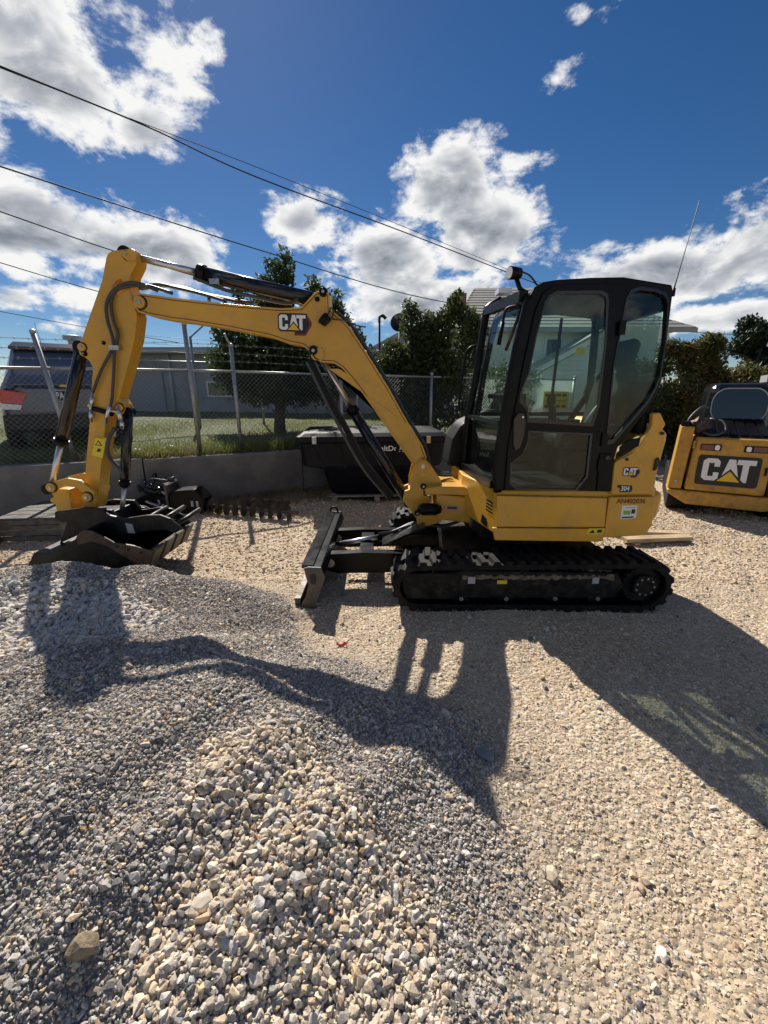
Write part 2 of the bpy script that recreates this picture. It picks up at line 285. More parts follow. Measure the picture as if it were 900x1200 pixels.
mat('trim_white', (.78, .77, .73), .5)
mat('roof_shingle', (.27, .26, .24), .9, var=.25, scale=30, bump=.5, bscale=60)
mat('grey_render', (.33, .335, .34), .8, var=.12, scale=1.3, dirt=(.12, .11, .1), dirt_amt=.5, dscale=.8)
mat('grey_roof', (.30, .31, .32), .6)
mat('window_dark', (.02, .025, .03), .08, coat=.5)
mat('brick_chimney', (.22, .12, .09), .85, bump=.3)
mat('bark', (.09, .065, .045), .9, var=.3, scale=14, bump=.6, bscale=25)
mat('leaf_dark', (.065, .095, .026), .5, trans=.45, col2=(.042, .066, .02), scale=3)
mat('leaf_olive', (.085, .105, .034), .5, trans=.45, col2=(.055, .075, .024), scale=3)
mat('leaf_autumn', (.135, .105, .034), .55, trans=.45, col2=(.075, .105, .028), scale=2.2)
mat('leaf_pine', (.022, .040, .018), .6, trans=.15, col2=(.03, .05, .02), scale=3)
mat('grass', (.12, .17, .03), .7, trans=.5, col2=(.20, .20, .06), scale=2.5)
mat('dry_grass', (.30, .23, .12), .8, trans=.3, col2=(.2, .16, .09), scale=4)
mat('soil', (.13, .105, .07), .95, var=.3, scale=5, bump=.5)
mat('lawn_soil', (.07, .085, .03), .95, var=.3, scale=5, bump=.4)
mat('stone_tan', (.62, .475, .315), .85, rand=.26, var=.17, scale=1.6, bump=.22, bscale=3.5)
mat('stone_grey', (.40, .357, .312), .85, rand=.36, var=.17, scale=1.6, bump=.22, bscale=3.5)
mat('stone_coarse', (.58, .47, .34), .82, rand=.28, var=.17, scale=1.6, bump=.22, bscale=3.5)
mat('stone_pale', (.53, .485, .435), .82, rand=.25, var=.17, scale=1.6, bump=.22, bscale=3.5)
mat('stone_dark', (.18, .165, .155), .85, rand=.3, var=.17, scale=1.6, bump=.22, bscale=3.5)
mat('stone_rust', (.44, .30, .18), .85, rand=.25, var=.17, scale=1.6, bump=.22, bscale=3.5)
mat('packed_dirt', (.20, .15, .10), .95, var=.35, scale=20, bump=.6, bscale=50)
mat('stone_brown', (.26, .20, .13), .85, var=.3, scale=30, bump=.5, bscale=60)
mat('stone_blue', (.20, .22, .25), .8, var=.15, bump=.3)
mat('flag_red', (.75, .06, .09), .6)
glass('cab_glass', (.90, .98, .94), .0)
glass('loader_glass', (.45, .58, .56), .06)
mat('house_glass', (.02, .025, .03), .25, spec=.15)
def ground_material():
    m = bpy.data.materials.new('gravel_bed'); m.use_nodes = True; MAT['gravel_bed'] = m
    t = m.node_tree; b = t.nodes['Principled BSDF']; L = t.links.new
    tc = N(t, 'ShaderNodeTexCoord')
    def nz(sc, det=6):
        n = N(t, 'ShaderNodeTexNoise'); n.inputs['Scale'].default_value = sc; n.inputs['Detail'].default_value = det; L(tc.outputs['Object'], n.inputs[0]); return n.outputs[0]
    vo = N(t, 'ShaderNodeTexVoronoi'); vo.inputs['Scale'].default_value = 42; L(tc.outputs['Object'], vo.inputs[0])
    vs = N(t, 'ShaderNodeSeparateColor'); L(vo.outputs['Color'], vs.inputs[0])
    cr = N(t, 'ShaderNodeValToRGB'); L(vs.outputs[0], cr.inputs[0])
    e = cr.color_ramp.elements; e[0].color = (.42, .335, .235, 1); e[1].color = (.66, .55, .41, 1)
    x = e.new(.4); x.color = (.47, .375, .265, 1); x = e.new(.75); x.color = (.54, .44, .32, 1)
    big = N(t, 'ShaderNodeMix', data_type='RGBA', blend_type='MULTIPLY'); L(smooth(nz(.9), .35, .7, .0, .55, tree=t), big.inputs[0])
    L(cr.outputs[0], big.inputs[6]); big.inputs[7].default_value = (.72, .66, .60, 1)
    # the piles are grey crushed rock: grey where the sheet stands above the yard
    at = N(t, 'ShaderNodeAttribute', attribute_name='pile')
    g = N(t, 'ShaderNodeMix', data_type='RGBA'); L(at.outputs['Fac'], g.inputs[0]); L(big.outputs[2], g.inputs[6]); g.inputs[7].default_value = (.26, .232, .20, 1)
    L(g.outputs[2], b.inputs['Base Color']); b.inputs['Roughness'].default_value = .9; b.inputs['Specular IOR Level'].default_value = .25
    bp = N(t, 'ShaderNodeBump'); bp.inputs['Strength'].default_value = .9; bp.inputs['Distance'].default_value = .012
    hh = M('ADD', M('MULTIPLY', vo.outputs['Distance'], -1.2, tree=t), M('MULTIPLY', nz(90), .5, tree=t), tree=t)
    L(hh, bp.inputs['Height']); L(bp.outputs[0], b.inputs['Normal'])
ground_material()

# ---------------------------------------------------------------- mesh helpers
INV = {}
def link(name, me, m=None, parent=None, label=None, smooth_=False):
    o = bpy.data.objects.new(name, me); COL.objects.link(o)
    if m: me.materials.append(MAT[m])
    if parent:
        o.parent = parent
        if parent.name in INV: o.matrix_parent_inverse = INV[parent.name]
    if label: o['label'] = label
    if smooth_:
        for p in me.polygons: p.use_smooth = True
    return o
def tag(o, label, cat, group=None):
    o['label'] = label; o['category'] = cat
    if group: o['group'] = group
    return o
def struct(o): o['kind'] = 'structure'; return o
def stuff(o): o['kind'] = 'stuff'; return o
def root(name, loc, label, cat, group=None, rz=0., world=True):
    """Empty at a thing's base; world=True: its parts are given in world coordinates."""
    o = bpy.data.objects.new(name, None); COL.objects.link(o); o.location = loc; o.rotation_euler = (0, 0, rz); o.empty_display_size = .2
    if world: INV[o.name] = (Matrix.Translation(Vector(loc)) @ Matrix.Rotation(rz, 4, 'Z')).inverted()
    return tag(o, label, cat, group)
def from_bm(name, bm, m, parent=None, bevel=0., seg=2, label=None, smooth_=False):
    if bevel:
        es = [e for e in bm.edges if len(e.link_faces) == 2 and e.calc_face_angle(0) > .45]
        bmesh.ops.bevel(bm, geom=es, offset=bevel, segments=seg, profile=.5, affect='EDGES', clamp_overlap=True)
    me = bpy.data.meshes.new(name); bm.normal_update(); bm.to_mesh(me); bm.free()
    return link(name, me, m, parent, label, smooth_)
def prism(bm, poly, y0, y1, holes=(), axis='y'):
    def mk(p):
        vs = [bm.verts.new((x, y0, z) if axis == 'y' else (x, z, y0)) for x, z in p]
        return [bm.edges.new((vs[i], vs[(i+1) % len(vs)])) for i in range(len(vs))]
    es = mk(poly)
    for h in holes: es += mk(h)
    r = bmesh.ops.triangle_fill(bm, use_beauty=True, use_dissolve=False, edges=es)
    fs = [g for g in r['geom'] if isinstance(g, bmesh.types.BMFace)]
    if not holes:
        d = bmesh.ops.dissolve_faces(bm, faces=fs, use_verts=False); fs = d['region'] or fs
    ex = bmesh.ops.extrude_face_region(bm, geom=fs)
    dv = Vector((0, y1-y0, 0)) if axis == 'y' else Vector((0, 0, y1-y0))
    bmesh.ops.translate(bm, verts=[v for v in ex['geom'] if isinstance(v, bmesh.types.BMVert)], vec=dv)
    bmesh.ops.recalc_face_normals(bm, faces=bm.faces)
def plate(name, poly, y0, y1, m, parent=None, holes=(), bevel=.004, label=None, axis='y'):
    bm = bmesh.new(); prism(bm, poly, y0, y1, holes, axis)
    return from_bm(name, bm, m, parent, bevel, label=label)
def abox(bm, x0, x1, y0, y1, z0, z1):
    vs = [bm.verts.new((x, y, z)) for x in (x0, x1) for y in (y0, y1) for z in (z0, z1)]
    for f in ((0, 1, 3, 2), (4, 6, 7, 5), (0, 4, 5, 1), (2, 3, 7, 6), (0, 2, 6, 4), (1, 5, 7, 3)): bm.faces.new([vs[i] for i in f])
def box(name, x0, x1, y0, y1, z0, z1, m, parent=None, bevel=.004, label=None):
    bm = bmesh.new(); abox(bm, x0, x1, y0, y1, z0, z1); return from_bm(name, bm, m, parent, bevel, label=label)
def beam(bm, a, b, w, h, up=(0, 0, 1)):
    a = Vector(a); b = Vector(b); d = (b-a).normalized(); s = d.cross(Vector(up))
    if s.length < 1e-4: s = d.cross(Vector((0, 1, 0)))
    s = s.normalized()*w/2; u = s.cross(d).normalized()*h/2
    vs = [bm.verts.new(p+i*s+j*u) for p in (a, b) for i, j in ((-1, -1), (1, -1), (1, 1), (-1, 1))]
    for f in ((3, 2, 1, 0), (4, 5, 6, 7), (0, 1, 5, 4), (1, 2, 6, 5), (2, 3, 7, 6), (3, 0, 4, 7)): bm.faces.new([vs[i] for i in f])
def tube(bm, pts, rad, n=10, cap=True, close=False):
    pts = [Vector(p) for p in pts]; k = len(pts)
    rs = rad if isinstance(rad, (list, tuple)) else [rad]*k
    rings = []; ref = None
    for i, p in enumerate(pts):
        if close: d = pts[(i+1) % k]-pts[i-1]
        else: d = pts[min(i+1, k-1)]-pts[max(i-1, 0)]
        if d.length < 1e-6: d = pts[min(i+1, k-1)]-pts[i-1] if i else Vector((0, 0, 1))
        d.normalize()
        if ref is None:
            ref = Vector((0, 0, 1)) if abs(d.z) < .9 else Vector((1, 0, 0))
        s = d.cross(ref).normalized(); u = s.cross(d).normalized(); ref = u
        rings.append([bm.verts.new(p+(math.cos(a)*s+math.sin(a)*u)*rs[i]) for a in [2*math.pi*j/n for j in range(n)]])
    for i in range(k if close else k-1):
        A, B = rings[i], rings[(i+1) % k]
        for j in range(n): bm.faces.new((A[j], A[(j+1) % n], B[(j+1) % n], B[j]))
    if cap and not close: bm.faces.new(rings[0][::-1]); bm.faces.new(rings[-1])
    bmesh.ops.recalc_face_normals(bm, faces=bm.faces)
def pipe(name, pts, rad, m, parent=None, n=10, label=None, sm=True, close=False):
    bm = bmesh.new(); tube(bm, pts, rad, n, close=close)
    o = from_bm(name, bm, m, parent, label=label)
    if sm:
        for p in o.data.polygons: p.use_smooth = len(p.vertices) == 4
    return o
def curve_pts(ctrl, per=6):
    c = [Vector(p) for p in ctrl]; c = [c[0]*2-c[1]]+c+[c[-1]*2-c[-2]]; out = []
    for i in range(1, len(c)-2):
        for k in range(per):
            t = k/per; a, b, d, e = c[i-1:i+3]
            out.append(.5*((2*b)+(-a+d)*t+(2*a-5*b+4*d-e)*t*t+(-a+3*b-3*d+e)*t**3))
    return out+[c[-2]]
def disc(name, cx, cz, r, y0, y1, m, parent=None, n=24, bevel=.003, label=None):
    return plate(name, [(cx+r*math.cos(2*math.pi*i/n), cz+r*math.sin(2*math.pi*i/n)) for i in range(n)], y0, y1, m, parent, bevel=bevel, label=label)
def scaled(poly, k):
    cx = sum(p[0] for p in poly)/len(poly); cz = sum(p[1] for p in poly)/len(poly)
    return [(cx+(x-cx)*k, cz+(z-cz)*k) for x, z in poly]
def rounded(x0, x1, z0, z1, r, n=4):
    p = []
    for cx, cz, a0 in ((x1-r, z1-r, 0), (x0+r, z1-r, 90), (x0+r, z0+r, 180), (x1-r, z0+r, 270)):
        for i in range(n+1):
            a = R(a0+90*i/n); p.append((cx+r*math.cos(a), cz+r*math.sin(a)))
    return p
def text(name, s, m, parent, mtx, size, extrude=.0015, bold=0., width=None, label=None):
    c = bpy.data.curves.new(name, 'FONT'); c.body = s; c.size = 1; c.extrude = extrude/size; c.offset = bold; c.align_x = 'CENTER'; c.align_y = 'CENTER'; c.resolution_u = 3
    t = bpy.data.objects.new(name, c); COL.objects.link(t)
    bpy.context.view_layer.update()
    me = bpy.data.meshes.new_from_object(t.evaluated_get(bpy.context.evaluated_depsgraph_get()))
    bpy.data.objects.remove(t); bpy.data.curves.remove(c)
    xs = [v.co.x for v in me.vertices]; w = max(xs)-min(xs); cx = (max(xs)+min(xs))/2
    sx = width/w if width else size
    for v in me.vertices: v.co.x = (v.co.x-cx)*sx; v.co.y *= size; v.co.z *= size
    me.transform(mtx); me.name = name; me.materials.clear()
    return link(name, me, m, parent, label)
def facing(x, y, z, tilt=0.):      # text frame that faces -Y (towards the yard side)
    return Matrix.Translation((x, y, z)) @ Matrix.Rotation(R(90), 4, 'X') @ Matrix.Rotation(tilt, 4, 'Z')
CAT_C = [(.62, .38), (.42, .38), (.42, .2), (.22, .2), (.22, .8), (.42, .8), (.42, .64), (.62, .64), (.62, .88), (.5, 1), (.14, 1), (0, .88), (0, .12), (.14, 0), (.5, 0), (.62, .12)]
CAT_A = [(.75, .26), (.92, 1), (1.15, 1), (1.33, .22), (1.02, .58)]
CAT_T = [(1.22, 1), (1.88, 1), (1.88, .78), (1.65, .78), (1.65, 0), (1.55, 0), (1.43, .12), (1.43, .78), (1.22, .78)]
CAT_TRI = [(.60, 0), (1.42, 0), (1.02, .46)]

# ================================================================ the setting
def bump2(x, y): return .010*np.sin(3.1*x+1.7*y)+.008*np.sin(5.3*y-2.2*x+1)+.006*np.sin(9.1*x+7.3*y+2)+.004*np.sin(17*x-13*y)
def pile_h(x, y):
    sy = np.where(y < 2.8, .72, .27)
    back = .45*np.exp(-(((x+2.25)/1.10)**2+((y-2.8)/sy)**2)/2)
    back = back*(1-1/(1+np.exp(-(x+.75)*7)))*1.04
    sy2 = np.where(y < 1.45, .85, .46)
    front = .49*np.exp(-(np.abs((x+.92)/np.where(x > -.92, .74, .95))**2.2+((y-1.45)/sy2)**2)/2)
    return back+front
def ground_h(x, y):
    p = pile_h(x, y); k = np.clip(p/.2, 0, 1)
    ridge = .028*np.exp(-((x*.80+y*.60-2.25+.05*np.sin(5*x))/.10)**2)*np.exp(-((y-2.0)/.55)**2)*(x > .6)
    return p+ridge+bump2(x, y)*(.9+.9*k)+k*(.012*np.sin(7*x+3)*np.cos(6*y)+.010*np.sin(13*x-9*y))
def make_ground():
    xs = np.unique(np.round(np.concatenate([np.linspace(-160, -8, 14), np.linspace(-8, -3.7, 24), np.arange(-3.7, 3.7, .05), np.linspace(3.7, 9, 28), np.linspace(9, 160, 14)]), 4))
    ys = np.unique(np.round(np.concatenate([np.linspace(-60, -1, 8), np.linspace(-1, .2, 10), np.arange(.2, 4.4, .05), np.linspace(4.4, 9, 28), np.linspace(9, 220, 16)]), 4))
    X, Y = np.meshgrid(xs, ys); fade = np.exp(-(np.maximum(np.abs(X)-9, 0)+np.maximum(np.abs(Y-3)-7, 0))/4)
    Z = ground_h(X, Y)*fade
    n, k = X.shape
    v = np.stack([X, Y, Z], -1).reshape(-1, 3)
    i = np.arange(n*k).reshape(n, k)
    f = np.stack([i[:-1, :-1], i[:-1, 1:], i[1:, 1:], i[1:, :-1]], -1).reshape(-1, 4)
    me = bpy.data.meshes.new('ground'); me.from_pydata(v.tolist(), [], f.tolist())
    a = me.attributes.new('pile', 'FLOAT', 'POINT'); a.data.foreach_set('value', np.clip(pile_h(X, Y)/.10, 0, 1).ravel().astype(np.float32))
    for p in me.polygons: p.use_smooth = True
    return struct(link('ground', me, 'gravel_bed'))
make_ground()

# the retaining wall and fence run obliquely back to the right
def wl(x, off=0.):                      # a point on the wall line at this X, moved back by off
    d = Vector((1, .537, 0)).normalized(); nrm = Vector((-d.y, d.x, 0))
    return Vector((x, 5.4+(x+4.9)*.537, 0))+nrm*off
def make_lawn():
    bm = bmesh.new(); cols = []
    xs = [-60, -30, -15]+[-12+.5*i for i in range(60)]+[22, 40, 90]
    for x in xs:
        row = []
        for j, off in enumerate((.17, .3, .5, .9, 1.5, 2.5, 4, 7, 12, 25, 60, 160)):
            p = wl(x, off); z = .62+.10*min(1, off/.8)+.03*math.sin(x*2.1+off*3)*min(1, off)+.025*off*(off < 12)+(.3 if off >= 12 else 0)
            row.append(bm.verts.new((p.x, p.y, z)))
        cols.append(row)
    for a, b in zip(cols, cols[1:]):
        for j in range(len(a)-1): bm.faces.new((a[j], b[j], b[j+1], a[j+1]))
    return struct(from_bm('lawn', bm, 'lawn_soil', smooth_=True))
make_lawn()
def make_wall():
    base = wl(-3.2); r = root('retaining_wall', base, 'low grey concrete retaining wall below the chain-link fence', 'wall')
    d = Vector((1, .537, 0)).normalized(); nrm = Vector((-d.y, d.x, 0))
    x = -14.0; k = 0
    while x < 12:
        L_ = 2.1
        a = wl(x+.008); b = wl(x+L_-.008)
        bm = bmesh.new(); top = .72+.015*math.sin(k*2.3)
        prof = [(0, -.25), (0, top-.04), (.02, top), (.22, top), (.22, -.25)]
        A = [bm.verts.new(a+nrm*o+Vector((0, 0, z))) for o, z in prof]; B = [bm.verts.new(b+nrm*o+Vector((0, 0, z))) for o, z in prof]
        for j in range(5): bm.faces.new((A[j], B[j], B[(j+1) % 5], A[(j+1) % 5]))
        bm.faces.new(A[::-1]); bm.faces.new(B)
        bmesh.ops.recalc_face_normals(bm, faces=bm.faces)
        from_bm('wall_panel', bm, 'concrete', r)
        x += L_; k += 1
make_wall()

# ---- chain-link fence
def make_fence():
    r = root('chain_link_fence', wl(-2.7, .3)+Vector((0, 0, .65)), 'galvanised chain-link fence with barbed wire along the top of the retaining wall', 'fence')
    off = .32
    def pt(x, z): q = wl(x, off); return Vector((q.x, q.y, z))
    # posts (x at foot, foot z, x at top, top z, radius)
    posts = [(-6.6, .55, -6.6, 2.35, .03), (-4.22, .55, -4.40, 2.40, .032), (-2.78, .55, -2.80, 2.62, .034), (-2.22, .55, -2.24, 2.35, .03), (-.62, .55, -.62, 2.0, .03), (1.1, .55, 1.1, 2.0, .03), (2.9, .55, 2.9, 2.0, .03), (4.8, .55, 4.8, 2.0, .03)]
    for xa, za, xb, zb, rad in posts:
        p = pipe('post', [pt(xa, za), pt(xb, zb)], rad, 'galvanised', r, 12)
        bm = bmesh.new(); tube(bm, [pt(xb, zb-.01), pt(xb, zb+.03), pt(xb, zb+.045)], [rad*1.15, rad*1.1, rad*.3], 12); from_bm('post_cap', bm, 'galvanised', p)
    # the outward arm of the angled extension
    pipe('extension_arm', [pt(-2.23, 2.3), pt(-2.23, 2.3)+Vector((-.06, -.1, .22))], .016, 'galvanised', r, 8)
    for x0, x1, z0, z1 in ((-6.6, -4.3, 1.93, 1.96), (-4.3, -2.8, 1.96, 1.97), (-2.8, -2.23, 1.97, 1.97), (-2.23, -.62, 1.97, 1.95), (-.62, 1.1, 1.95, 1.95), (1.1, 2.9, 1.95, 1.95), (2.9, 4.8, 1.95, 1.95)):
        pipe('top_rail', [pt(x0, z0), pt(x1, z1)], .021, 'galvanised', r, 10)
    # the woven mesh: two sets of diagonal wires
    bm = bmesh.new(); zb, zt = .66, 1.95; x0, x1 = -6.6, 4.8; k = 1.135; step = .062
    def wire(a, b):
        d = (b-a).normalized(); s = d.cross(Vector((.47, -.88, 0))).normalized()*.0019; u = s.cross(d).normalized()*.0019
        A = [bm.verts.new(a+s), bm.verts.new(a-s*.5+u*.87), bm.verts.new(a-s*.5-u*.87)]; B = [bm.verts.new(b+s), bm.verts.new(b-s*.5+u*.87), bm.verts.new(b-s*.5-u*.87)]
        for j in range(3): bm.faces.new((A[j], A[(j+1) % 3], B[(j+1) % 3], B[j]))
    hgt = (zt-zb)
    n = int(((x1-x0)+hgt)/step)
    for i in range(n):
        for sgn in (1, -1):
            s0 = x0-hgt/k+i*step if sgn > 0 else x0+i*step
            a_x, b_x = (s0, s0+hgt/k) if sgn > 0 else (s0, s0-hgt/k)
            za, zz = zb, zt
            if sgn > 0:
                if b_x < x0 or a_x > x1: continue
                if a_x < x0: za = zb+(x0-a_x)*k; a_x = x0
                if b_x > x1: zz = zt-(b_x-x1)*k; b_x = x1
            else:
                if a_x > x1+hgt/k: continue
                if a_x > x1: za = zb+(a_x-x1)*k; a_x = x1
                if b_x < x0: zz = zt-(x0-b_x)*k; b_x = x0
            if zz-za < .03: continue
            w = .004*math.sin(i*1.7)
            pa, pb = pt(a_x, za), pt(b_x, zz); pa += Vector((w, -w, 0)); wire(pa, pb)
    stuff(from_bm('mesh', bm, 'galvanised', r))
    for j, z in enumerate((2.10, 2.22, 2.34)):
        bm = bmesh.new(); pts = [pt(x, z-.02*math.sin((x+6)*1.3)-.0) for x in np.linspace(-6.6, -.62, 30)]
        tube(bm, pts, .003, 5)
        for q in range(46):
            x = -6.5+q*.128; p = pt(x, z-.02*math.sin((x+6)*1.3))
            beam(bm, p+Vector((-.012, 0, -.018)), p+Vector((.012, 0, .018)), .003, .003); beam(bm, p+Vector((.012, .01, -.018)), p+Vector((-.012, -.01, .018)), .003, .003)
        from_bm('barbed_wire', bm, 'galvanised', r)
make_fence()
def make_back_fence():
    b = Vector((-5.6, 9.2, .75)); r = root('fence_return', b, 'farther fence posts and wires with slanting arms behind the excavator stick', 'fence')
    e = Vector((-3.2, 11.6, .8))
    for k in range(3):
        p = b.lerp(e, k/2); pipe('post', [p-Vector((0, 0, .2)), p+Vector((0, 0, 2.1))], .03, 'galvanised', r, 10)
        pipe('arm', [p+Vector((0, 0, 2.08)), p+Vector((.42, -.1, 2.36))], .018, 'galvanised', r, 8)
    pipe('top_rail', [b+Vector((0, 0, 1.55)), e+Vector((0, 0, 1.55))], .02, 'galvanised', r, 8)
    for z in (1.75, 1.9, 2.05): pipe('barbed_wire', [b+Vector((0, 0, z)), e+Vector((0, 0, z))], .004, 'galvanised', r, 5)
make_back_fence()

# ---- buildings beyond the fence
def make_house():
    r = root('clapboard_house', (5.2, 13, .8), 'cream clapboard house with grey shingle roof behind the excavator cab', 'house')
    x0, x1, y0, y1, zt = 2.3, 8.2, 13.2, 19, 3.42
    box('wall', x0, x1, y0, y1, .3, zt, 'siding', r, 0)
    bm = bmesh.new(); abox(bm, 0, x1-x0, -.022, 0, 0, .125)
    for v in bm.verts:
        if v.co.z > .1 and v.co.y < -.01: v.co.y = -.006
    me = bpy.data.meshes.new('clapboard'); bm.to_mesh(me); bm.free(); me.materials.append(MAT['siding'])
    z = .8
    while z < zt-.1:
        o = bpy.data.objects.new('clapboard', me); COL.objects.link(o); o.parent = r; o.matrix_parent_inverse = INV[r.name]; o.location = (x0, y0, z); z += .125
    rf_bm = bmesh.new(); e0, e1 = 1.85, 8.65; ey0, ey1, ez = 12.75, 19.5, 3.38
    rv = [rf_bm.verts.new(p) for p in ((e0, ey0, ez), (e1, ey0, ez), (e1, ey1, ez), (e0, ey1, ez), (3.1, 16.2, 5.1), (5.9, 16.2, 5.1))]
    for f in ((0, 1, 5, 4), (1, 2, 5), (2, 3, 4, 5), (3, 0, 4), (3, 2, 1, 0)): rf_bm.faces.new([rv[i] for i in f])
    rf = from_bm('roof', rf_bm, 'roof_shingle', r)
    # shingle courses on the slope that faces the yard
    for k in range(14):
        t0 = k/14; a = Vector((e0, ey0, ez)).lerp(Vector((3.1, 16.2, 5.1)), t0); b = Vector((e1, ey0, ez)).lerp(Vector((5.9, 16.2, 5.1)), t0)
        up = Vector((0, 3.45, 1.72)).normalized()*.30; nn = Vector((0, -1.72, 3.45)).normalized()
        cb = bmesh.new(); q = [cb.verts.new(p) for p in (a+nn*.022, b+nn*.022, b+up+nn*.006-Vector((.12, 0, 0)), a+up+nn*.006+Vector((.22, 0, 0)), a+nn*.001, b+nn*.001)]
        cb.faces.new((q[0], q[1], q[2], q[3])); cb.faces.new((q[4], q[5], q[1], q[0])); from_bm('shingle_course', cb, 'roof_shingle', rf)
    box('fascia', e0-.02, e1+.02, ey0-.05, ey0-.01, ez-.12, ez+.0, 'grey_roof', r)
    box('soffit', e0, e1, ey0, y0-.03, ez-.06, ez-.03, 'trim_white', r)
    box('chimney', 7.05, 7.4, 14.4, 14.8, 3.9, 4.55, 'brick_chimney', rf)
    box('chimney', 2.05, 2.5, 14.2, 14.7, 3.6, 4.55, 'brick_chimney', rf)
    for wx in (4.62, 5.42):
        w = box('window', wx, wx+.56, y0-.05, y0-.025, 1.75, 3.22, 'trim_white', r)
        box('pane', wx+.08, wx+.48, y0-.062, y0-.052, 1.86, 2.46, 'house_glass', w); box('pane', wx+.08, wx+.48, y0-.062, y0-.052, 2.53, 3.12, 'house_glass', w)
        box('sill', wx-.05, wx+.61, y0-.12, y0-.026, 1.69, 1.748, 'trim_white', w)
    # lower wing with a raking white eave
    lw = plate('side_wing', [(3.9, .3), (7.6, .3), (7.6, 3.35), (6.4, 3.35), (3.9, 1.95)], 12.3, 13.1, 'siding', r, bevel=0)
    for k in range(16):
        z = .8+k*.13; xs = 3.92 if z < 1.85 else 3.9+(z-1.85)*1.8
        if xs > 7.4: break
        box('clapboard', xs, 7.58, 12.28, 12.298, z, z+.122, 'siding', lw, 0)
    bm = bmesh.new(); beam(bm, (3.5, 12.2, 1.88), (6.75, 12.2, 3.66), .25, .14); from_bm('rake_board', bm, 'trim_white', lw)
    bm = bmesh.new(); beam(bm, (3.5, 12.5, 1.99), (6.75, 12.5, 3.77), .9, .06); from_bm('wing_roof', bm, 'roof_shingle', lw)
make_house()
def make_shed():
    r = root('grey_workshop', (-7, 16, .95), 'long pale grey flat-roofed workshop beyond the lawn', 'building')
    box('wall', -9.6, -.4, 16, 24, .4, 2.95, 'grey_render', r, .01)
    box('roof', -9.9, -.1, 15.7, 24.3, 2.951, 3.16, 'grey_roof', r, .01)
    for x in np.arange(-9.4, -.6, 1.22):
        box('pilaster', x, x+.06, 15.975, 15.999, .7, 2.95, 'grey_render', r, 0)
    for x0, x1, z0, z1 in ((-6.3, -4.7, 1.55, 1.98), (-1.75, -1.0, .95, 2.0)):
        w = box('window', x0-.06, x1+.06, 15.93, 15.97, z0-.06, z1+.06, 'trim_white', r); box('pane', x0, x1, 15.915, 15.928, z0, z1, 'window_dark', w)
    box('gutter', -9.9, -.1, 15.60, 15.70, 2.98, 3.08, 'grey_print', r, .01)
    for x in (-9.3, -7.6, -3.2): pipe('downpipe', [(x, 15.93, 2.98), (x, 15.93, .7)], .045, 'grey_print', r, 8)
    dd = box('roller_door', -9.3, -7.9, 15.95, 15.985, .7, 2.5, 'grey_roof', r, .004)
    for k in range(12): box('door_slat', -9.27, -7.93, 15.935, 15.949, .72+.147*k, .85+.147*k, 'grey_roof', dd, .003)
    box('lean_to', -12.6, -9.61, 16.3, 20, .4, 2.5, 'grey_render', r, .01)
    bm = bmesh.new(); tube(bm, [(-11.3, 16.6, 2.4), (-11.3, 16.6, 3.45)], .16, 14); tube(bm, [(-11.3, 16.6, 3.45), (-11.3, 16.6, 3.5), (-11.3, 16.6, 3.62), (-11.3, 16.6, 3.66)], [.16, .3, .3, .1], 14); from_bm('roof_vent', bm, 'galvanised', r)
make_shed()
o = root('lamp_post', (-.14, 14, .9), 'thin dark post with a curved lamp head left of the clapboard house', 'lamp post')
pipe('pole', [(-.14, 14, .9), (-.14, 14, 3.7)], .035, 'cable', o); pipe('lamp_head', curve_pts([(-.14, 14, 3.68), (-.13, 14, 3.84), (-.04, 14, 3.88), (.06, 14, 3.80)]), [.04]*10+[.05]*9, 'cable', o)

# ---- a satellite dish on a small garage, left of the house
gb = root('small_garage', (.6, 17.5, .95), 'low pale garage roof between the round tree and the house', 'building')
box('wall', -.9, 2.2, 17.5, 21, .5, 3.0, 'siding', gb, .01)
bm = bmesh.new(); gv = [bm.verts.new(p) for p in ((-1.2, 17.2, 2.95), (2.5, 17.2, 2.95), (2.5, 21.3, 2.95), (-1.2, 21.3, 2.95), (.9, 17.2, 4.0), (.9, 21.3, 4.0))]
for f_ in ((0, 1, 4), (1, 2, 5, 4), (2, 3, 5), (3, 0, 4, 5), (3, 2, 1, 0)): bm.faces.new([gv[i] for i in f_])
from_bm('roof', bm, 'grey_roof', gb)
sd = root('satellite_dish', (.42, 12.4, .95), 'round dark satellite dish on a mast above the shrub', 'satellite dish')
pipe('mast', [(.42, 12.4, .9), (.42, 12.4, 3.25)], .025, 'galvanised', sd, 8)
bm = bmesh.new(); tube(bm, [(.405, 12.27, 3.44), (.41, 12.33, 3.43), (.42, 12.38, 3.42), (.425, 12.395, 3.42)], [.235, .18, .09, .02], 24); from_bm('reflector', bm, 'cable', sd, smooth_=True)
pipe('feed_arm', [(.42, 12.3, 3.22), (.40, 11.98, 3.38)], .012, 'galvanised', sd, 6)

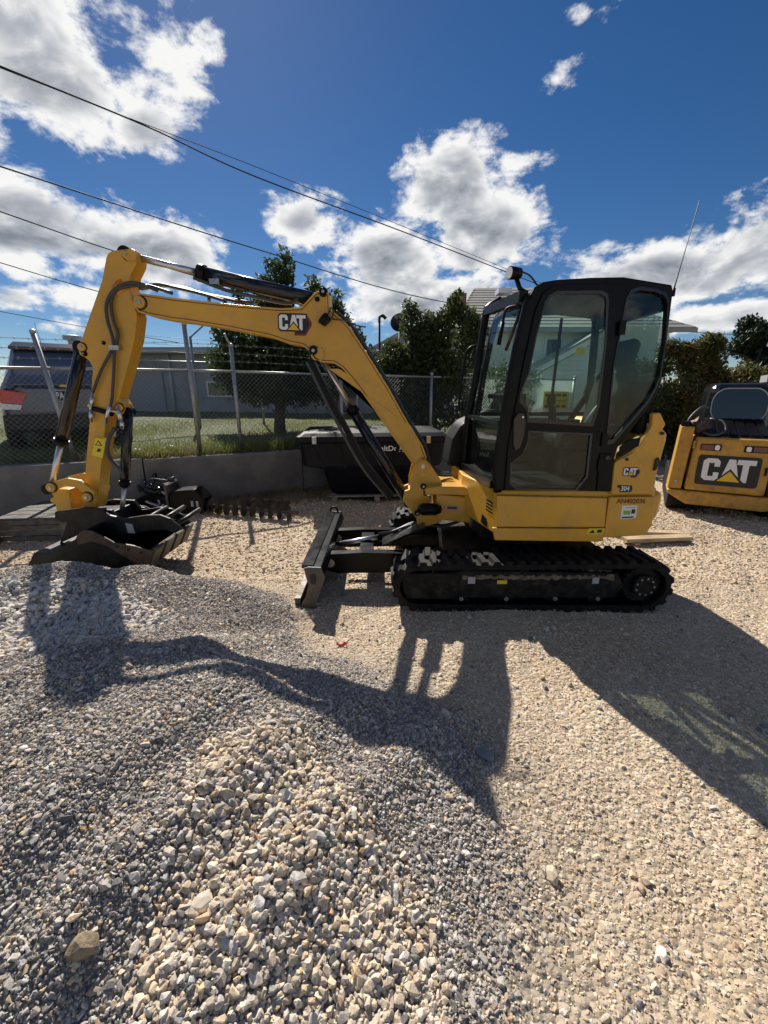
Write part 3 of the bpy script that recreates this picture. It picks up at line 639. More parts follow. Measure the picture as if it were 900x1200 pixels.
# ---- overhead lines
def wire_line(name, label, pts, rad, sag=.0):
    P_ = [Vector(p) for p in pts]; d0 = (P_[0]-P_[1]); P_ = [P_[0]+d0*.9]+P_
    return tag(pipe(name, curve_pts(P_, 10), rad, 'cable', None, 6), label, 'power line', 'overhead power lines')
wire_line('power_line', 'highest thick black overhead line running down from upper left to the cab', [(-4.34, 6, 5.20), (-3.4, 7.4, 5.33), (-2.3, 9, 5.38), (.55, 10.6, 4.98), (4.29, 13.0, 4.50)], .0105)
wire_line('power_line', 'thin line twisted beside the highest overhead line', [(-4.30, 6.05, 5.19), (-3.4, 7.4, 5.35), (-2.2, 9, 5.50), (.6, 10.6, 5.06), (4.4, 13.0, 4.52)], .005)
wire_line('power_line', 'second overhead line crossing above the excavator boom to the far right', [(-6.86, 9, 5.54), (-3.45, 13, 5.38), (1.46, 16, 4.74), (8.2, 18, 4.25), (15.25, 20, 4.09), (24, 22, 4.2)], .014)
wire_line('power_line', 'third overhead line meeting the top of the excavator stick', [(-8.59, 11, 5.55), (-6.9, 12, 5.10), (-5.15, 13, 4.72), (-1, 15.5, 4.0)], .014)
wire_line('power_line', 'fourth overhead line passing low behind the excavator stick', [(-9.64, 12, 4.79), (-8.01, 13, 4.37), (-5, 14.8, 3.75)], .012)
wire_line('power_line', 'lowest thin overhead line above the parked car', [(-16.52, 20, 5.01), (-13.04, 20, 4.40), (-9, 20, 3.75)], .014)

# ---- trees and shrubs
def leaves(bm, cl, n, size, squash=.9):
    tot = sum(c[3]**2 for c in cl)
    for cx, cy, cz, r in cl:
        for _ in range(int(n*r*r/tot)):
            d = Vector((random.gauss(0, 1), random.gauss(0, 1), random.gauss(0, 1))).normalized()
            rr = r*(random.random()**.33)*random.uniform(.75, 1.12)
            p = Vector((cx, cy, cz))+Vector((d.x*rr, d.y*rr, d.z*rr*squash))
            s = size*random.uniform(.6, 1.25); q = Euler((random.uniform(-1.2, 1.2), random.uniform(-1.2, 1.2), random.uniform(0, 6.28))).to_matrix()
            vs = [bm.verts.new(p+q @ Vector(c)) for c in ((-s*.1, 0, 0), (s*.45, s*.28, s*.06), (s*1.1, 0, -s*.05), (s*.45, -s*.28, s*.06))]
            bm.faces.new(vs)
def tree(name, label, cat, base, trunk, limbs, clumps, n, size, leaf, bark='bark', group=None):
    r = root(name, base, label, cat, group)
    if trunk: pipe('trunk', curve_pts(trunk[0]), list(np.linspace(trunk[1], trunk[2], (len(trunk[0])-1)*6+1)), bark, r, 10)
    for k, (pts, ra) in enumerate(limbs): pipe('limb', curve_pts(pts, 4), list(np.linspace(ra, ra*.3, (len(pts)-1)*4+1)), bark, r, 6)
    bm = bmesh.new(); leaves(bm, clumps, n, size); from_bm('crown', bm, leaf, r)
    return r
def cloud_of(cx, cy, cz, rx, ry, rz, n, r0, r1):
    out = []
    for _ in range(n):
        d = Vector((random.gauss(0, 1), random.gauss(0, 1), random.gauss(0, 1))).normalized()*random.uniform(.25, 1)
        out.append((cx+d.x*rx, cy+d.y*ry, cz+d.z*rz, random.uniform(r0, r1)))
    return out
cl = cloud_of(-2.25, 10, 2.3, 1.45, 1.0, .80, 64, .32, .55)+[(x, 10+random.uniform(-.5, .5), z, .42) for x, z in ((-3.5, 2.0), (-3.1, 1.75), (-2.75, 1.7), (-1.8, 1.7), (-1.4, 1.72), (-1.0, 1.85), (-.7, 2.1), (-3.75, 2.4), (-.55, 2.4), (-2.3, 1.85), (-3.3, 2.2), (-1.2, 2.2), (-.9, 2.6))]
for k in range(26): cl.append((-2.2+random.uniform(-1.25, 1.35), 10+random.uniform(-.7, .7), 3.0+random.uniform(0, .55), random.uniform(.15, .3)))
for x, z in ((-2.35, 4.25), (-2.05, 4.4), (-2.6, 3.9), (-1.5, 3.9), (-1.05, 3.6), (-3.1, 3.75), (-.85, 3.2), (-3.5, 3.3), (-2.1, 4.05), (-1.4, 3.7), (-.6, 2.9)): cl += [(x, 10, z, .17), (x+.03, 10, z-.2, .2), (x-.04, 10, z-.4, .24)]
tree('round_tree', 'dense round dark-leaved tree on the lawn behind the fence', 'tree', (-2.41, 10, .8), ([(-2.41, 10, .7), (-2.38, 10, 1.2), (-2.3, 10, 1.6), (-2.25, 10, 2.6)], .14, .07),
     [([(-2.36, 10, 1.3), (-2.7, 10.1, 1.75), (-3.1, 10.1, 2.4)], .07), ([(-2.34, 10, 1.35), (-2.0, 9.9, 1.8), (-1.4, 9.9, 2.4)], .07), ([(-2.3, 10, 1.6), (-2.1, 10, 2.6), (-2.05, 10, 4.3)], .05), ([(-2.3, 10, 1.8), (-2.6, 10, 2.9), (-2.9, 10, 3.7)], .04), ([(-2.2, 10, 2), (-1.5, 10, 3.0), (-1.1, 10, 3.6)], .04)], cl, 42000, .10, 'leaf_dark')
cl = cloud_of(.85, 9.7, 2.0, .95, .6, .75, 44, .22, .45)+[(x, 9.6, z, r_) for x, z, r_ in ((.6, 3.05, .32), (.55, 3.3, .2), (.75, 2.8, .35), (1.35, 3.2, .25), (1.45, 3.4, .2), (1.5, 3.55, .12), (1.25, 3.0, .3), (1.6, 3.2, .2), (1.0, 3.0, .3), (1.75, 3.05, .3), (1.95, 2.9, .28), (.9, 2.6, .35), (1.9, 2.4, .35), (1.1, 2.7, .35), (.2, 2.5, .3), (0, 2.1, .35), (-.1, 1.7, .3), (1.75, 2.7, .3), (.4, 1.2, .4), (1.0, 1.1, .45), (1.6, 1.2, .4))]
tree('large_shrub', 'tall dark olive shrub in front of the house left of the cab', 'shrub', (.85, 9.7, .7), ([(.85, 9.7, .6), (.87, 9.7, 1.4), (.9, 9.7, 2.3)], .07, .03),
     [([(.8, 9.7, .7), (.65, 9.65, 1.9), (.58, 9.6, 3.2)], .04), ([(.9, 9.7, .7), (1.2, 9.65, 2), (1.45, 9.6, 3.4)], .045), ([(.85, 9.7, .8), (.3, 9.7, 1.5), (-.05, 9.7, 2.1)], .035)], cl, 30000, .095, 'leaf_olive')
cl = cloud_of(2.6, 10.6, 1.7, .9, .6, .8, 24, .25, .45)
tree('round_shrub', 'low dark shrub seen through the cab front window', 'shrub', (2.6, 10.6, .7), ([(2.6, 10.6, .6), (2.6, 10.6, 1.6)], .05, .03), [([(2.6, 10.6, .8), (2.9, 10.6, 1.6), (3.1, 10.6, 2.1)], .03)], cl, 9000, .09, 'leaf_olive')
def auto(x0, y0, cx, w, z, n, r0, r1): return cloud_of(cx, y0, z*.52, w, .7, z*.42, n, r0, r1)
for nm, lab, x, y, w, h, leaf, n, col in (
    ('leafy_shrub', 'tall autumn-tinted shrub between excavator and loader', 6.7, 10.0, .75, 2.75, 'leaf_autumn', 6500, 0),
    ('leafy_shrub', 'shorter green and rust shrub right behind the loader hoses', 7.75, 10.2, .8, 2.35, 'leaf_autumn', 6000, 0),
    ('leafy_shrub', 'dark olive shrub close behind the excavator cab rear pillar', 5.7, 9.8, .7, 2.3, 'leaf_olive', 5500, 0),
    ('leafy_shrub', 'low shaded shrub at the foot of the hedge behind the loader cab', 9.0, 10.4, .9, 2.2, 'leaf_autumn', 5000, 0)):
    cl = cloud_of(x, y, h*.48, w, .6, h*.36, 26, .22, .42)+[(x+random.uniform(-w, w)*.8, y, h-random.uniform(0, .5), random.uniform(.16, .30)) for _ in range(14)]
    tree(nm, lab, 'shrub', (x, y, 0), ([(x, y, -.1), (x+.05, y, h*.4), (x, y, h*.75)], .05, .02), [([(x, y, .2), (x+s*.3, y, h*.45), (x+s*.5, y, h*.85)], .03) for s in (-1, 1)], cl, int(n*2.2), .095, leaf, group='shrubs behind the loader')
cl = []
for k in range(34):
    z = 1.2+random.random()*2.5; w = 1.5*(1.05-(z-1.0)/3.2); cl.append((11.6+random.uniform(-w, w), 14+random.uniform(-.8, .8), z, random.uniform(.25, .5)))
tree('conifer', 'dark evergreen tree at the right edge behind the loader', 'tree', (11.6, 14, 0), ([(11.6, 14, 0), (11.6, 14, 3.2)], .14, .04), [([(11.6, 14, 1+k*.5), (11.6+s*.5, 14, 1.25+k*.5), (11.6+s*1.0, 14, 1.3+k*.5)], .04) for k, s in enumerate((1, -1, 1, -1))], cl, 16000, .12, 'leaf_pine')
cl = cloud_of(-8.5, 13.5, 1.6, 1.3, .6, .6, 20, .25, .4)

# ---- grass behind the fence, weeds and litter along the wall
def blades(name, label, cat, gen, n, m, h0, h1, w, lean=.35):
    V = []; Fc = []
    for i in range(n):
        x, y, z = gen(); h = random.uniform(h0, h1); a = random.uniform(0, 6.28); dx, dy = math.cos(a)*w, math.sin(a)*w; lx, ly = random.gauss(0, lean)*h, random.gauss(0, lean)*h
        b = len(V); V += [(x-dx, y-dy, z), (x+dx, y+dy, z), (x+lx*.4+dx*.7, y+ly*.4+dy*.7, z+h*.55), (x+lx*.4-dx*.7, y+ly*.4-dy*.7, z+h*.55), (x+lx, y+ly, z+h)]
        Fc += [(b, b+1, b+2, b+3), (b+3, b+2, b+4)]
    me = bpy.data.meshes.new(name); me.from_pydata(V, [], Fc); return tag(stuff(link(name, me, m)), label, cat)
def lawn_z(off): return .62+.10*min(1, off/.8)+.025*off
def g1():
    x = random.uniform(-6, 3); off = .55+random.random()**1.3*6.2; p = wl(x, off); return p.x, p.y, lawn_z(off)-.02
blades('grass', 'green lawn grass growing behind the chain-link fence', 'grass', g1, 26000, 'grass', .03, .09, .006)
def g2():
    x = random.choice((-2.6, -2.0, -1.7, -3.3, -3.6, -1.5, -2.3))+random.gauss(0, .22); off = random.uniform(.1, .7); p = wl(x, off); return p.x, p.y, .66
blades('weeds', 'tall green weeds along the top of the retaining wall', 'weeds', g2, 2600, 'grass', .06, .26, .010, .35)
def g3():
    x = random.uniform(-4.2, -1.2); off = random.choice((random.uniform(.1, .6), random.uniform(.1, .9))); p = wl(x, off); return p.x, p.y, .67
blades('dry_weeds', 'dry brown weeds and litter on the bank above the wall', 'dry weeds', g3, 3500, 'dry_grass', .05, .2, .006, .7)
def g4():
    x = random.uniform(-3.0, -.3); p = wl(x, -random.random()**1.5*.9-.03); return p.x, p.y, .0
blades('straw_litter', 'dry straw and leaf litter along the foot of the wall', 'straw', g4, 2600, 'dry_grass', .03, .12, .006, 1.6)
for k, (x, off, lab) in enumerate(((-3.55, .5, 'white scrap of litter caught in weeds left of the tall fence post'), (-2.55, .45, 'white crumpled litter beside the tall fence post foot'), (-3.15, .9, 'pale paper scrap on the bank behind the excavator stick'))):
    bm = bmesh.new(); bmesh.ops.create_icosphere(bm, subdivisions=2, radius=.09)
    for v in bm.verts: v.co = Vector((v.co.x*1.1, v.co.y*.7, v.co.z*.7))*(1+.5*mnoise.noise(v.co*14+Vector((k, 0, 0))))
    o = from_bm('litter', bm, 'white_print'); p = wl(x, off); o.location = (p.x, p.y, .76); tag(o, lab, 'litter', 'litter on the bank')

# ---- gravel: real stones, instanced on scattered points
src = bpy.data.collections.new('stone_shapes'); KINDS = ['stone_tan', 'stone_grey', 'stone_coarse', 'stone_pale', 'stone_dark', 'stone_rust']; NV = 5
for ki, km in enumerate(KINDS):
    for v in range(NV):
        bm = bmesh.new(); sx, sy, sz = random.uniform(.85, 1.25), random.uniform(.7, 1.0), random.uniform(.5, .8)
        for _ in range(16 if ki < 2 else 26):
            d = Vector((random.gauss(0, 1), random.gauss(0, 1), random.gauss(0, 1))).normalized()*random.uniform(.85, 1.1); bm.verts.new((d.x*sx, d.y*sy, d.z*sz))
        h = bmesh.ops.convex_hull(bm, input=bm.verts)
        bmesh.ops.delete(bm, geom=[g for g in h['geom_interior'] if isinstance(g, bmesh.types.BMVert)], context='VERTS')
        me = bpy.data.meshes.new('stone'); bm.to_mesh(me); bm.free(); me.materials.append(MAT[km])
        src.objects.link(bpy.data.objects.new('stone_shape_%02d' % (ki*NV+v), me))
def scatter_tree():
    g = bpy.data.node_groups.new('scatter_stones', 'GeometryNodeTree')
    g.interface.new_socket('Geometry', in_out='INPUT', socket_type='NodeSocketGeometry'); g.interface.new_socket('Geometry', in_out='OUTPUT', socket_type='NodeSocketGeometry')
    i = g.nodes.new('NodeGroupInput'); o = g.nodes.new('NodeGroupOutput'); ins = g.nodes.new('GeometryNodeInstanceOnPoints'); ci = g.nodes.new('GeometryNodeCollectionInfo')
    ci.inputs['Collection'].default_value = src; ci.inputs['Separate Children'].default_value = True; ci.inputs['Reset Children'].default_value = True
    def at(nm, ty): n = g.nodes.new('GeometryNodeInputNamedAttribute'); n.data_type = ty; n.inputs['Name'].default_value = nm; return n.outputs['Attribute']
    L = g.links.new
    L(i.outputs[0], ins.inputs['Points']); L(ci.outputs[0], ins.inputs['Instance']); ins.inputs['Pick Instance'].default_value = True
    L(at('pick', 'INT'), ins.inputs['Instance Index']); L(at('turn', 'FLOAT_VECTOR'), ins.inputs['Rotation']); L(at('size', 'FLOAT'), ins.inputs['Scale']); L(ins.outputs[0], o.inputs[0])
    return g
SG = scatter_tree()
def scatter(name, label, x, y, size, kind, lift=.05):
    n = len(x); z = ground_h(x, y)+size*lift
    me = bpy.data.meshes.new(name); me.vertices.add(n); me.vertices.foreach_set('co', np.stack([x, y, z], -1).astype(np.float32).ravel())
    a = me.attributes.new('pick', 'INT', 'POINT'); a.data.foreach_set('value', (kind*NV+RNG.integers(0, NV, n)).astype(np.int32))
    a = me.attributes.new('turn', 'FLOAT_VECTOR', 'POINT'); t = np.stack([RNG.normal(0, .55, n), RNG.normal(0, .55, n), RNG.uniform(0, 6.28, n)], -1); a.data.foreach_set('vector', t.astype(np.float32).ravel())
    a = me.attributes.new('size', 'FLOAT', 'POINT'); a.data.foreach_set('value', size.astype(np.float32))
    o = link(name, me); md = o.modifiers.new('stones', 'NODES'); md.node_group = SG
    return tag(stuff(o), label, 'gravel')
def sample(n, x0, x1, y0, y1, keep):
    x = RNG.uniform(x0, x1, n); y = RNG.uniform(y0, y1, n); k = keep(x, y) > RNG.random(n)
    vis = (np.abs(x) < y*.98+.55); k &= vis; return x[k], y[k]
def wob(x, y): return .10*np.sin(4.1*x+2.3*y)+.08*np.sin(9*y-5*x)+.05*np.sin(19*x+11*y)
def coarse_mask(x, y):     # tongue of coarse tan rock down the near pile
    a = 1-((x+.28+.25*(y-.9))/.42)**2-((y-.78)/.55)**2+wob(x, y)*1.4
    return np.clip(a*2.2, 0, 1)
def pale_mask(x, y): return np.clip((1-((x+2.0)/.75)**2-((y-2.25)/.42)**2+wob(x, y))*2.5, 0, 1)
pm = lambda x, y: np.clip((pile_h(x, y)+wob(x, y)*.12-.045)/.05, 0, 1)
x, y = sample(150000, -2.2, 3.4, .45, 3.6, lambda x, y: (1-pm(x, y))*np.clip(1.15-.12*y, .3, 1))
sz = np.clip(RNG.lognormal(math.log(.0047), .42, len(x)), .003, .018)
scatter('yard_gravel', 'fine tan crushed gravel covering the flat yard', x, y, sz, RNG.choice([0, 2, 1, 4, 5, 3], len(x), p=[.62, .14, .08, .04, .08, .04]), -.08)
x, y = sample(34000, -5, 5.6, 3.5, 6.6, lambda x, y: (1-pm(x, y))*1.0)
scatter('far_yard_gravel', 'tan gravel farther back around and behind the machines', x, y, np.clip(RNG.lognormal(math.log(.011), .35, len(x)), .006, .03), RNG.choice([0, 2, 1, 5], len(x), p=[.7, .15, .07, .08]), .05)
x, y = sample(340000, -3.6, .9, .4, 3.7, lambda x, y: pm(x, y)*(1-coarse_mask(x, y))*(1-.85*pale_mask(x, y)))
scatter('pile_gravel', 'fine grey crushed gravel heaped in two low piles', x, y, np.clip(RNG.lognormal(math.log(.0050), .42, len(x)), .0032, .019), RNG.choice([1, 3, 0, 4, 5], len(x), p=[.60, .12, .12, .12, .04]), .2)
x, y = sample(46000, -1.2, .6, .4, 1.7, lambda x, y: coarse_mask(x, y))
scatter('coarse_rock', 'coarse tan broken rock spilling down the near pile', x, y, np.clip(RNG.lognormal(math.log(.0086), .38, len(x)), .0045, .021), RNG.choice([2, 1, 0, 3, 5, 4], len(x), p=[.55, .14, .14, .08, .05, .04]), .35)
x, y = sample(12000, -3.0, -1.0, 1.6, 2.9, lambda x, y: pale_mask(x, y))
scatter('pale_rock', 'pale grey rock on the face of the far pile', x, y, np.clip(RNG.lognormal(math.log(.0145), .30, len(x)), .009, .028), np.where(RNG.random(len(x)) < .8, 3, 2), .3)
x, y = sample(420, -1.4, 3.2, .6, 3.4, lambda x, y: (1-pm(x, y)))
scatter('loose_stones', 'larger loose stones scattered over the flat yard', x, y, np.clip(RNG.lognormal(math.log(.013), .35, len(x)), .009, .03), RNG.choice([2, 3, 1, 5, 4], len(x), p=[.4, .2, .2, .12, .08]), .2)
# single rocks one can pick out
def rock(label, x, y, r, m, sq=.7, seed=1):
    rr = random.Random(seed); bm = bmesh.new()
    for _ in range(40):
        d = Vector((rr.gauss(0, 1), rr.gauss(0, 1), rr.gauss(0, 1))).normalized()*rr.uniform(.85, 1.08); bm.verts.new((d.x*r*1.2, d.y*r*.85, d.z*r*sq))
    h = bmesh.ops.convex_hull(bm, input=bm.verts); bmesh.ops.delete(bm, geom=[g for g in h['geom_interior'] if isinstance(g, bmesh.types.BMVert)], context='VERTS')
    o = from_bm('rock', bm, m, None, r*.06); o.location = (x, y, float(ground_h(np.array(x), np.array(y)))+r*sq*.45); o.rotation_euler = (.1, -.15, rr.uniform(0, 3)); return tag(o, label, 'rock')
rock('blue-grey rock lying in the boom shadow', .46, 1.57, .042, 'stone_blue', .6, 3)
rock('brown angular rock at the lower left of the near pile', -.74, .72, .034, 'stone_brown', .8, 5)
rock('pale flat stone low on the near pile', -.50, .83, .03, 'stone_coarse', .5, 8)
rock('grey rock at the right edge of the yard', 1.62, 1.62, .026, 'stone_grey', .6, 9)
rock('tan rock in the middle of the lower yard', .58, 1.08, .026, 'stone_coarse', .7, 11)
f = root('marker_flag', (-.28, 2.48, 0), 'small crumpled red marker scrap on the gravel', 'marker flag')
bm = bmesh.new()
fv = [[bm.verts.new((-.28+.017*i-.035, 2.48+.009*math.sin(i*2.1+j), .030+.014*j+.012*math.cos(i*1.7))) for i in range(5)] for j in range(3)]
for j in range(2):
    for i in range(4): bm.faces.new((fv[j][i], fv[j][i+1], fv[j+1][i+1], fv[j+1][i]))
from_bm('cloth', bm, 'flag_red', f); pipe('stake', [(-.27, 2.49, -.02), (-.24, 2.50, .06)], .003, 'steel', f, 6)

# ================================================================ the excavator
EX = root('excavator', (1.14, 3.84, 0), 'yellow compact tracked excavator with black cab and its arm folded down', 'excavator')
def pin(x, z, y0, y1, r, parent, m='black_paint'):
    d = disc('pin', x, z, r, y0, y1, m, parent, 16); disc('grease_ring', x, z, r*1.28, y1-.004, y1+.0004, 'black_print', d, 18, 0); disc('pin_bolt', x, z, r*.45, y0-.008, y0-.001, 'steel', d, 6, .001); return d
def cat_logo(parent, x, y, z, w, tilt=0., hexa=True, depth=.003):
    """lettering and triangle on a black outline, w wide; faces -Y"""
    s = w/1.88; ct, st = math.cos(tilt), math.sin(tilt)
    def tr(p): return [(x+(a*ct-b*st)*s, z+(a*st+b*ct)*s) for a, b in p]
    lg = None
    if hexa:
        plate('emblem_hexagon', tr([(1.05, -.35), (1.85, -.35), (2.3, .35), (2.3, .55), (1.95, 1.05), (1.2, .9)]), y-depth, y-.0005, 'maroon_print', parent, bevel=0)
        plate('emblem_hexagon', tr([(1.2, -.22), (1.78, -.22), (2.12, .36), (2.12, .5), (1.85, .92), (1.2, .8)]), y-depth*1.4, y-depth*1.05, 'black_print', parent, bevel=0)
    lg = plate('emblem_backing', tr([(-.09, .05), (.08, -.1), (.55, -.1), (1.9, -.1), (1.78, .68), (1.98, .70), (1.98, 1.1), (.08, 1.1), (-.09, .95)]), y-depth*2, y-depth*1.5, 'black_print', parent, bevel=0)
    for nm, pl, mm in (('letter', CAT_C, 'white_print'), ('letter', CAT_A, 'white_print'), ('letter', CAT_T, 'white_print'), ('triangle', CAT_TRI, 'logo_yellow')):
        plate(nm, tr(pl), y-depth*2.8, y-depth*2.1, mm, lg, bevel=0)
    return lg
def two(p): return [(a[0], a[-1]) for a in p]

# --- undercarriage
def dirt_strip(y0, parent):
    bm = bmesh.new(); rows = []
    for x in np.arange(.60, 1.78, .022): rows.append([bm.verts.new((float(x), y0+dy+.012*random.random(), z+random.uniform(-.008, .012))) for dy, z in ((.0, .268), (.012, .295), (.05, .318), (.10, .322))])
    for A, B in zip(rows, rows[1:]):
        for j in range(3): bm.faces.new((A[j], B[j], B[j+1], A[j+1]))
    stuff(from_bm('packed_dirt', bm, 'packed_dirt', parent))
def make_track(y0, y1, near):
    xa, xb, zc, ra, rb = .262, 2.005, .212, .190, .205
    def loop(dr):
        p = []
        for i in range(17): a = R(90+180*i/16); p.append((xa+(ra+dr)*math.cos(a), zc+(ra+dr)*math.sin(a)))
        for i in range(17): a = R(-90+180*i/16); p.append((xb+(rb+dr)*math.cos(a), zc+(rb+dr)*math.sin(a)))
        return p
    bm = bmesh.new(); prism(bm, loop(-.012), y0, y1, [loop(-.05)])
    # lugs all the way round, two staggered rows of chevron pads
    pth = loop(-.012); pth.append(pth[0]); seg = [math.dist(pth[i], pth[i+1]) for i in range(len(pth)-1)]; tot = sum(seg); n = 50
    ym = (y0+y1)/2
    for k in range(n*2):
        s = (k*.5+.1)*tot/n; i = 0
        while s > seg[i]: s -= seg[i]; i += 1
        a, b = Vector((*pth[i], 0)), Vector((*pth[i+1], 0)); p = a.lerp(b, s/seg[i]); d = (b-a).normalized(); nrm = Vector((d.y, -d.x, 0))
        ya, yb = ((y0+.004, ym+.02) if k % 2 else (ym-.02, y1-.004)); hw = .026
        vs = []
        for h, sc in ((-.004, 1.25), (.026, .8)):
            for yy, sh in ((ya, .0), (yb, .016 if k % 2 else -.016)):
                for sg in (-1, 1):
                    q = p+nrm*h+d*(sg*hw*sc+sh); vs.append(bm.verts.new((q.x, yy, q.y)))
        for f in ((0, 1, 3, 2), (4, 6, 7, 5), (0, 4, 5, 1), (2, 3, 7, 6), (0, 2, 6, 4), (1, 5, 7, 3)): bm.faces.new([vs[j] for j in f])
    # guide teeth on the inside
    for x in np.arange(xa, xb, .05):
        for z in (zc-ra+.05, zc+ra-.06): abox(bm, x, x+.025, ym-.05, ym+.05, z, z+.02); abox(bm, x, x+.03, y0+.002, y0+.03, zc-ra+.045, zc-ra+.062)
    bmesh.ops.recalc_face_normals(bm, faces=bm.faces)
    t = from_bm('rubber_track', bm, 'rubber', EX, label='near rubber crawler track in the shade' if near else 'far rubber crawler track')
    fr = plate('track_frame', [(.40, .10), (1.80, .10), (1.86, .20), (1.80, .315), (.62, .335), (.40, .31)], y0+.035, y1-.035, 'undercarriage', t, bevel=.012)
    plate('frame_panel', [(.17, .105), (.56, .105), (.56, .318), (.15, .318), (.145, .21)], y0+.022, y0+.033, 'undercarriage', t, bevel=.004)
    plate('frame_panel', [(.585, .135), (1.72, .135), (1.72, .27), (.585, .27)], y0+.024, y0+.0335, 'undercarriage', t, bevel=.004)
    # drive sprocket with teeth, hub and bolts
    sp = []
    for k in range(21*2): a = 2*math.pi*k/42; rr = .155 if k % 2 else .135; sp.append((xb+rr*math.cos(a), zc+rr*math.sin(a)))
    s_ = plate('sprocket', sp, y0+.06, y1-.06, 'undercarriage', t, bevel=0); disc('sprocket_hub', xb, zc, .088, y0+.012, y0+.058, 'undercarriage', s_, 24, .01)
    for k in range(9):
        a = 2*math.pi*k/9; disc('hub_bolt', xb+.068*math.cos(a), zc+.068*math.sin(a), .009, y0+.004, y0+.0115, 'steel', s_, 6, 0)
    i_ = disc('idler_wheel', xa, zc, .135, y0+.07, y1-.07, 'undercarriage', t, 28, .01); disc('idler_hub', xa, zc, .06, y0+.04, y0+.069, 'undercarriage', i_, 20, .006)
    for x in (.60, .95, 1.33, 1.66): q = disc('track_roller', x, .10, .065, y0+.05, y1-.05, 'undercarriage', t, 20, .006); disc('roller_bolt', x, .105, .017, y0+.014, y0+.049, 'steel', q, 12, .002)
    disc('carrier_roller', 1.08, .32, .038, y0+.05, y1-.05, 'undercarriage', t, 16, .004)
    if near:
        dirt_strip(y0+.016, t)
        plate('sticker', [(.645, .235), (.70, .235), (.70, .288), (.645, .288)], y0+.0195, y0+.0235, 'grey_print', t, bevel=0)
        plate('sticker', [(.87, .232), (.945, .232), (.945, .262), (.87, .262)], y0+.0195, y0+.0235, 'yellow_print', t, bevel=0)
        plate('sticker', [(1.60, .235), (1.65, .235), (1.65, .285), (1.60, .285)], y0+.0195, y0+.0235, 'grey_print', t, bevel=0)
make_track(2.99, 3.33, True); make_track(4.36, 4.70, False)
U = box('undercarriage_frame', .55, 1.80, 3.32, 4.37, .18, .40, 'undercarriage', EX, .02)
disc_ = plate('turntable', [(1.25+.44*math.cos(a), 3.84+.44*math.sin(a)) for a in [2*math.pi*i/36 for i in range(36)]], .40, .585, 'undercarriage', EX, axis='z', bevel=.01)
# --- dozer blade
bp = PR['blade_near']
B = plate('dozer_blade', bp, 3.03, 4.60, 'black_paint', EX, bevel=.006)
plate('blade_end_plate', scaled(bp, 1.06), 3.012, 3.029, 'worn_steel', B, bevel=.003, label='dusty steel end plate of the blade'); plate('blade_end_plate', scaled(bp, 1.06), 4.601, 4.618, 'worn_steel', B, bevel=.003)
box('blade_top_bar', -.635, -.545, 3.05, 4.58, .345, .372, 'black_gloss', B, .006); plate('end_slot', rounded(-.565, -.52, .23, .315, .02), 3.0075, 3.0115, 'black_print', B, bevel=0)
pipe('lift_eye', [(-.56+.04*math.cos(a), 4.615, .37+.045*math.sin(a)) for a in [2*math.pi*i/14 for i in range(14)]], .011, 'black_paint', B, 8, close=True)
box('cutting_edge', -.70, -.655, 3.035, 4.595, .012, .10, 'worn_steel', B, .004)
for y in (3.46, 4.12):
    a = plate('blade_arm', [(-.52, .15), (-.40, .12), (.55, .14), (.62, .30), (-.20, .315), (-.50, .30)], y, y+.09, 'black_paint', EX, bevel=.006)
    disc('arm_pin', -.47, .22, .04, y-.012, y-.001, 'steel', a, 14)
box('blade_cross_tube', -.22, -.10, 3.551, 4.119, .18, .29, 'black_paint', EX, .01)
c_ = pipe('blade_cylinder', [(.50, 3.84, .40), (-.05, 3.84, .33)], .045, 'black_paint', EX, 16); pipe('cylinder_rod', [(-.05, 3.84, .33), (-.42, 3.84, .26)], .024, 'chrome', c_, 12)
bm = bmesh.new(); beam(bm, (-.01, 3.68, .335), (.37, 3.68, .505), .20, .02); g_ = from_bm('cylinder_guard', bm, 'black_gloss', EX, .004)
for k in range(3): pipe('blade_hose', curve_pts([(.05+.03*k, 3.76+.03*k, .40), (.3, 3.80+.03*k, .47), (.55, 3.82+.02*k, .44), (.75, 3.84, .50)]), .012, 'hose', EX, 8)

# --- house (upper structure)
plan = [(.850, 3.12), (2.03, 3.12), (2.10, 3.22), (2.14, 3.45), (2.15, 3.85), (2.12, 4.30), (2.03, 4.55), (1.9, 4.62), (.80, 4.62), (.72, 4.5), (.70, 3.78)]
H_ = plate('upper_frame', plan, .600, .945, 'cat_yellow', EX, axis='z', bevel=.012)
plate('side_panel', PR['side_panel'], 3.085, 3.118, 'cat_yellow', H_, bevel=.008); plate('side_skirt', PR['side_skirt'], 3.082, 3.117, 'cat_yellow', H_, bevel=.008)
cwp = PR['counterweight']; CW = plate('counterweight', cwp, 3.080, 3.135, 'cat_yellow', EX, bevel=.010)
bm = bmesh.new(); prism(bm, [(1.70, .575), (1.96, .590), (2.06, .65), (2.115, .74), (2.125, .93), (1.70, .93)], 3.14, 4.60); from_bm('counterweight_block', bm, 'cat_yellow', CW, .05, 4)
ed = PR['engine_door']
ED = plate('engine_cover', ed, 3.085, 3.13, 'cat_yellow', EX, bevel=.010)
bm = bmesh.new(); prism(bm, [(1.70, .95), (2.03, .955), (2.065, 1.30), (2.07, 1.36), (1.99, 1.43), (1.93, 1.42), (1.74, 1.20)], 3.135, 4.55); from_bm('engine_hood', bm, 'cat_yellow', ED, .035, 3)
plate('engine_door_panel', PR['engine_panel'], 3.074, 3.0845, 'cat_yellow', ED, bevel=.004)
ez = PR['engine_door']
plate('engine_vent', [(1.963, 1.10), (1.985, 1.11), (2.0, 1.17), (1.985, 1.20), (1.965, 1.18)], 3.070, 3.084, 'black_print', ED, bevel=.003)
